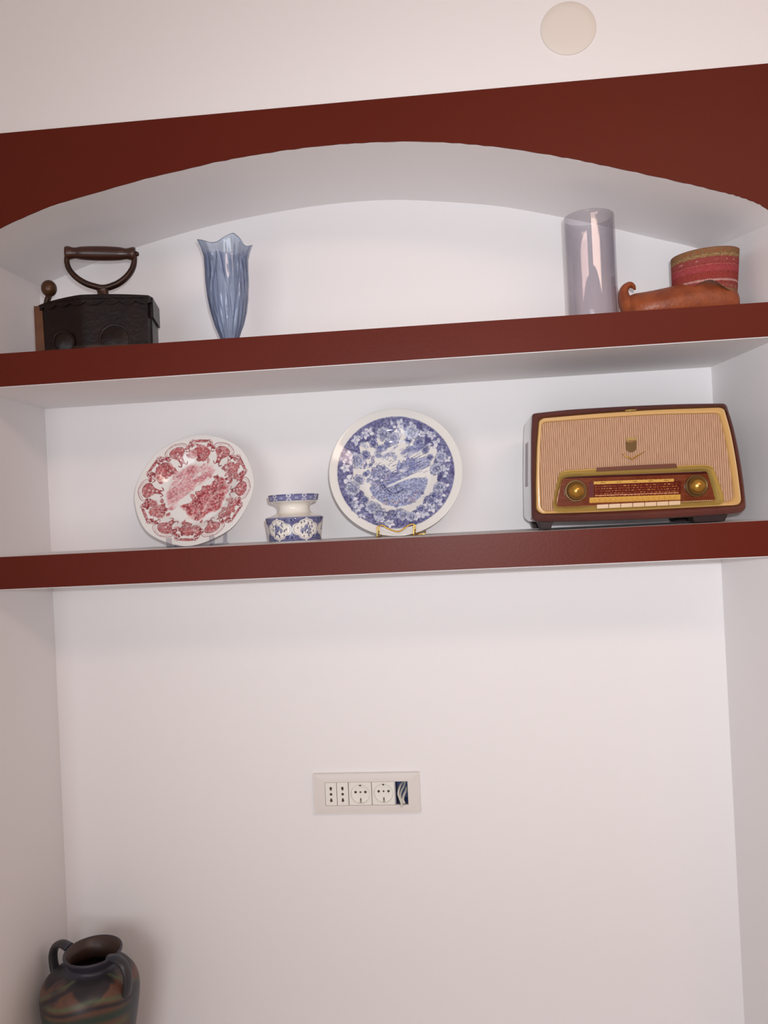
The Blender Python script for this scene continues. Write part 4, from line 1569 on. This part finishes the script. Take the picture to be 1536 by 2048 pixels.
# two narrow sockets
for uc in (-69, -46.2):
    q = [P2(uc - 10.9, -22.4), P2(uc + 10.9, -22.4), P2(uc + 10.9, 21.6), P2(uc - 10.9, 21.6)]
    V, F = prism(rounded(q, .0006, 3), yf0 + .0008, NY)
    sm = bev(mesh_obj('narrow_socket', V, F, M['sock2'], so, smooth=False), .0004)
    for dv in (10.2, -.6, -12):
        up_ = .8 if dv > 5 else -.8
        if abs(dv) < 2:
            pts = disc_at(uc, dv, 2.6, 0)
            pts2 = disc_at(uc, dv, 3.6, 0)
        else:
            pts = [P2(uc + (2.7 if (math.sin(t) * dv > 0) else 2.2) * math.cos(t), dv + 3.8 * math.sin(t)) for t in np.arange(24) / 24 * 2 * PI]
            pts2 = [P2(uc + 3.6 * math.cos(t), dv + 4.8 * math.sin(t)) for t in np.arange(24) / 24 * 2 * PI]
        V, F = ring_prism(pts2, pts, yf0 - .0002, yf0 + .001)
        mesh_obj('hole_rim', V, F, M['sock2'], sm, smooth=False)
        V, F = prism(pts, yf0 + .0002, yf0 + .001)
        mesh_obj('contact_hole', V, F, M['hole'], sm, smooth=False)
# two round sockets
for uc, vc in ((-12, -1.6), (33.3, -.6)):
    n = 64
    hw, hh_ = 22.0, 22.0
    sq, ci = [], []
    for i in range(n):
        t = i / n * 2 * PI
        c_, s_ = math.cos(t), math.sin(t)
        k = 1 / max(abs(c_), abs(s_))
        sq.append(P2(uc + hw * c_ * k, -.4 + hh_ * s_ * k))
        ci.append(P2(uc + 19.0 * c_, vc + 19.0 * s_))
    ci2 = [P2(uc + 17.8 * math.cos(i / n * 2 * PI), vc + 17.8 * math.sin(i / n * 2 * PI)) for i in range(n)]
    V, F = loft([(sq, NY - .001), (sq, yf0 + .0009), (mixp(sq, ci, .05), yf0 + .0004), (ci, yf0 + .0004), (mixp(ci, ci2, .3), yf0 + .0010), (ci2, yf0 + .0068)], False, True)
    rs_ = mesh_obj('round_socket', V, [f[::-1] for f in F], M['sock2'], so, angle=35)
    for du, r in ((-9.6, 2.5), (9.6, 2.5), (0, 1.8)):
        V, F = ring_prism(disc_at(uc + du, vc + 2.6, r + 1.1, 0), disc_at(uc + du, vc + 2.6, r, 0), yf0 + .0058, yf0 + .0069)
        mesh_obj('hole_rim', V, F, M['sock2'], rs_, smooth=False)
        V, F = prism(disc_at(uc + du, vc + 2.6, r, 0), yf0 + .0062, yf0 + .0069)
        mesh_obj('contact_hole', V, F, M['hole'], rs_, smooth=False)
    for sg in (-1, 1):
        V, F = merge(prism([P2(uc - 2, vc + sg * 17.5 - 1.2), P2(uc + 2, vc + sg * 17.5 - 1.2), P2(uc + 1.2, vc + sg * 14.5 + 1.2 * (sg < 0)), P2(uc - 1.2, vc + sg * 14.5 + 1.2 * (sg < 0))][::1], yf0 + .0040, yf0 + .0069))
        mesh_obj('earth_clip', V, F, M['hole'] if sg > 0 else M['tin'], rs_, smooth=False)
    V, F = prism([P2(uc - 1.1, vc - 13), P2(uc + 1.1, vc - 13), P2(uc + .9, vc - 9.5), P2(uc - .9, vc - 9.5)], yf0 + .0060, yf0 + .0069)
    mesh_obj('clip_slot', V, F, M['hole'], rs_, smooth=False)
# open module with the wall box and loose cables
a_, b2 = (hx0, hz0), (hx1, hz1)
V = [(a_[0], NY - .004, a_[1]), (b2[0], NY - .004, a_[1]), (b2[0], NY - .004, b2[1]), (a_[0], NY - .004, b2[1]),
     (a_[0], NY + .035, a_[1]), (b2[0], NY + .035, a_[1]), (b2[0], NY + .035, b2[1]), (a_[0], NY + .035, b2[1])]
F = [(4, 5, 6, 7), (0, 1, 5, 4), (1, 2, 6, 5), (2, 3, 7, 6), (3, 0, 4, 7)]
mesh_obj('wall_box', V, F, M['bluebox'], so, smooth=False)['label'] = 'open blue wall box behind the missing module'


def S3(x, y, Y):
    return A(610 + x / 6.144, 1520 + y / 6.144, Y)


for pts, r in (([(1215, 262, .02), (1180, 300, .008), (1155, 360, -.002), (1148, 420, -.006), (1168, 480, -.010), (1185, 530, -.013), (1190, 575, -.014)], .0022),
               ([(1235, 262, .022), (1215, 320, .012), (1180, 390, .002), (1172, 450, -.006), (1188, 500, -.010), (1196, 545, -.012)], .0019),
               ([(1248, 330, .018), (1238, 380, .006), (1212, 440, -.003), (1205, 490, -.009), (1222, 535, -.011)], .0024)):
    path = catmull([S3(x, y, NY + d) for x, y, d in pts], 5)
    mesh_obj('cable', *tube(path, r, 10), M['cable'], so)['label'] = 'loose pale cable hanging from the box'

# ------------------------------------------------------------------ jug
M['jug'] = mat('jug_glaze', (40, 38, 42), 0.42, attr=True, noise=(30, (44, 40, 44), 0.35), bump=(60, 0.4))
M['jughandle'] = mat('jug_handle_glaze', (42, 44, 58), 0.35, noise=(30, (66, 56, 44), 0.7), bump=(60, .3))
jx, jy = -.7135, .135
jt = thing('jug', (jx, jy, SILL), 'dark glazed two-handled earthenware jug with terracotta and green painted bands', 'jug')
JZ = EZ - .774
pj = [(.0001, SILL), (.048, SILL), (.051, SILL + .01), (.060, SILL + .05), (.074, SILL + .11), (.0845, JZ - .105), (.0875, JZ - .080), (.0868, JZ - .062), (.0810, JZ - .046), (.0690, JZ - .033), (.0550, JZ - .026), (.0460, JZ - .021),
      (.0442, JZ - .015), (.0470, JZ - .009), (.0505, JZ - .004), (.0525, JZ), (.0518, JZ + .003), (.0490, JZ + .0025), (.0440, JZ - .004), (.0390, JZ - .014), (.0380, JZ - .024), (.044, JZ - .035), (.074, JZ - .06), (.076, JZ - .10), (.044, SILL + .03), (.001, SILL + .02)]
pj2 = [pj[0]] + [tuple(q) for q in catmull([np.array(p) for p in pj[1:]], 7)]
nt_ = 220
jc = Cv(900, 300, 0, 2 * PI, JZ - .16, JZ + .01, (42, 38, 42))
X, Y = jc.X, jc.Y
nzj = fbm(X * 1.5, (Y - JZ) * 30, 1.6, 12)
fr_a = PI                                   # the direction facing the room
dA = X - fr_a - .447
TC, GR, DK = (134, 86, 62), (92, 104, 72), (34, 34, 44)
lobe = np.abs(np.sin(dA * 2.0 + .45))
tz = JZ - .028 - .020 * np.exp(-(dA / .40) ** 2) - .01 * (np.abs(dA) > 1.2)
jc.put((slice(None), slice(None)), np.clip((tz - Y) / .004 + (nzj - .5) * 5, 0, 1) * .72, TC)
arch = np.exp(-(dA / .55) ** 2)
for zc, c_, w_ in ((JZ - .062 + .012 * arch, GR, .0045), (JZ - .072 + .012 * arch, DK, .0045), (JZ - .088 + .008 * arch, (30, 62, 54), .010), (JZ - .104, (92, 104, 60), .005),
                   (JZ - .030 + .045 * (dA + .75), GR, .0045), (JZ - .040 + .045 * (dA + .75), DK, .0055), (JZ - .034 - .05 * (dA - .75), GR, .004)):
    sidew = 1.0 if w_ > .0045 and c_ != DK else 1.0
    jc.put((slice(None), slice(None)), np.clip(1.4 - np.abs(Y - zc) / w_ * 1.2, 0, 1) * .8 * sidew, c_)
jc.put((slice(None), slice(None)), np.clip((nzj - .55) / .15, 0, 1) * .45, (40, 40, 52))
jc.put((slice(None), slice(None)), np.exp(-((dA - 1.08) / .30) ** 2) * np.clip((JZ - .05 - Y) / .01, 0, 1) * .9, (44, 48, 58))
V, F = lathe(pj2, jx, jy, nt_)
V = np.array(V)
an = (np.tile(np.arange(nt_), len(pj2)) / nt_ * 2 * PI + PI) % (2 * PI)
colj = jc.get(an, V[:, 2])
idx = np.repeat(np.arange(len(pj2)), nt_)
inside = idx > 7 * 16
colj[inside] = (66, 46, 38)
top_ = (V[:, 2] > JZ - .024) & ~inside
colj[top_] = (52, 50, 62)
# the mouth leans a little towards the room
wgt = np.clip((V[:, 2] - (JZ - .04)) / .03, 0, 1)
V[:, 2] += (V[:, 1] - jy) * .05 * wgt
V[:, 0] += .008 * wgt
mesh_obj('jug_body', V, F, M['jug'], jt, col=colj)
rot = math.radians(20)
for sg in (-1, 1):
    d = np.array([sg * math.cos(rot), -sg * math.sin(rot), 0])
    c0 = np.array([jx, jy, 0])
    pts = []
    for r, z in ((.049, -.002), (.066, .001), (.082, -.006), (.0905, -.022), (.0905, -.040), (.086, -.056), (.078, -.062)):
        p = c0 + d * r
        p[2] = JZ + z + (p[1] - jy) * .10
        pts.append(p)
    mesh_obj('jug_handle', *tube(catmull(pts, 6), lambda t: .0072 - .0008 * math.sin(PI * t), 14, 1.5, up=(-d[1], d[0], 0)), M['jughandle'], jt)

for o in list(bpy.data.objects):
    if '_o' in o:
        del o['_o']
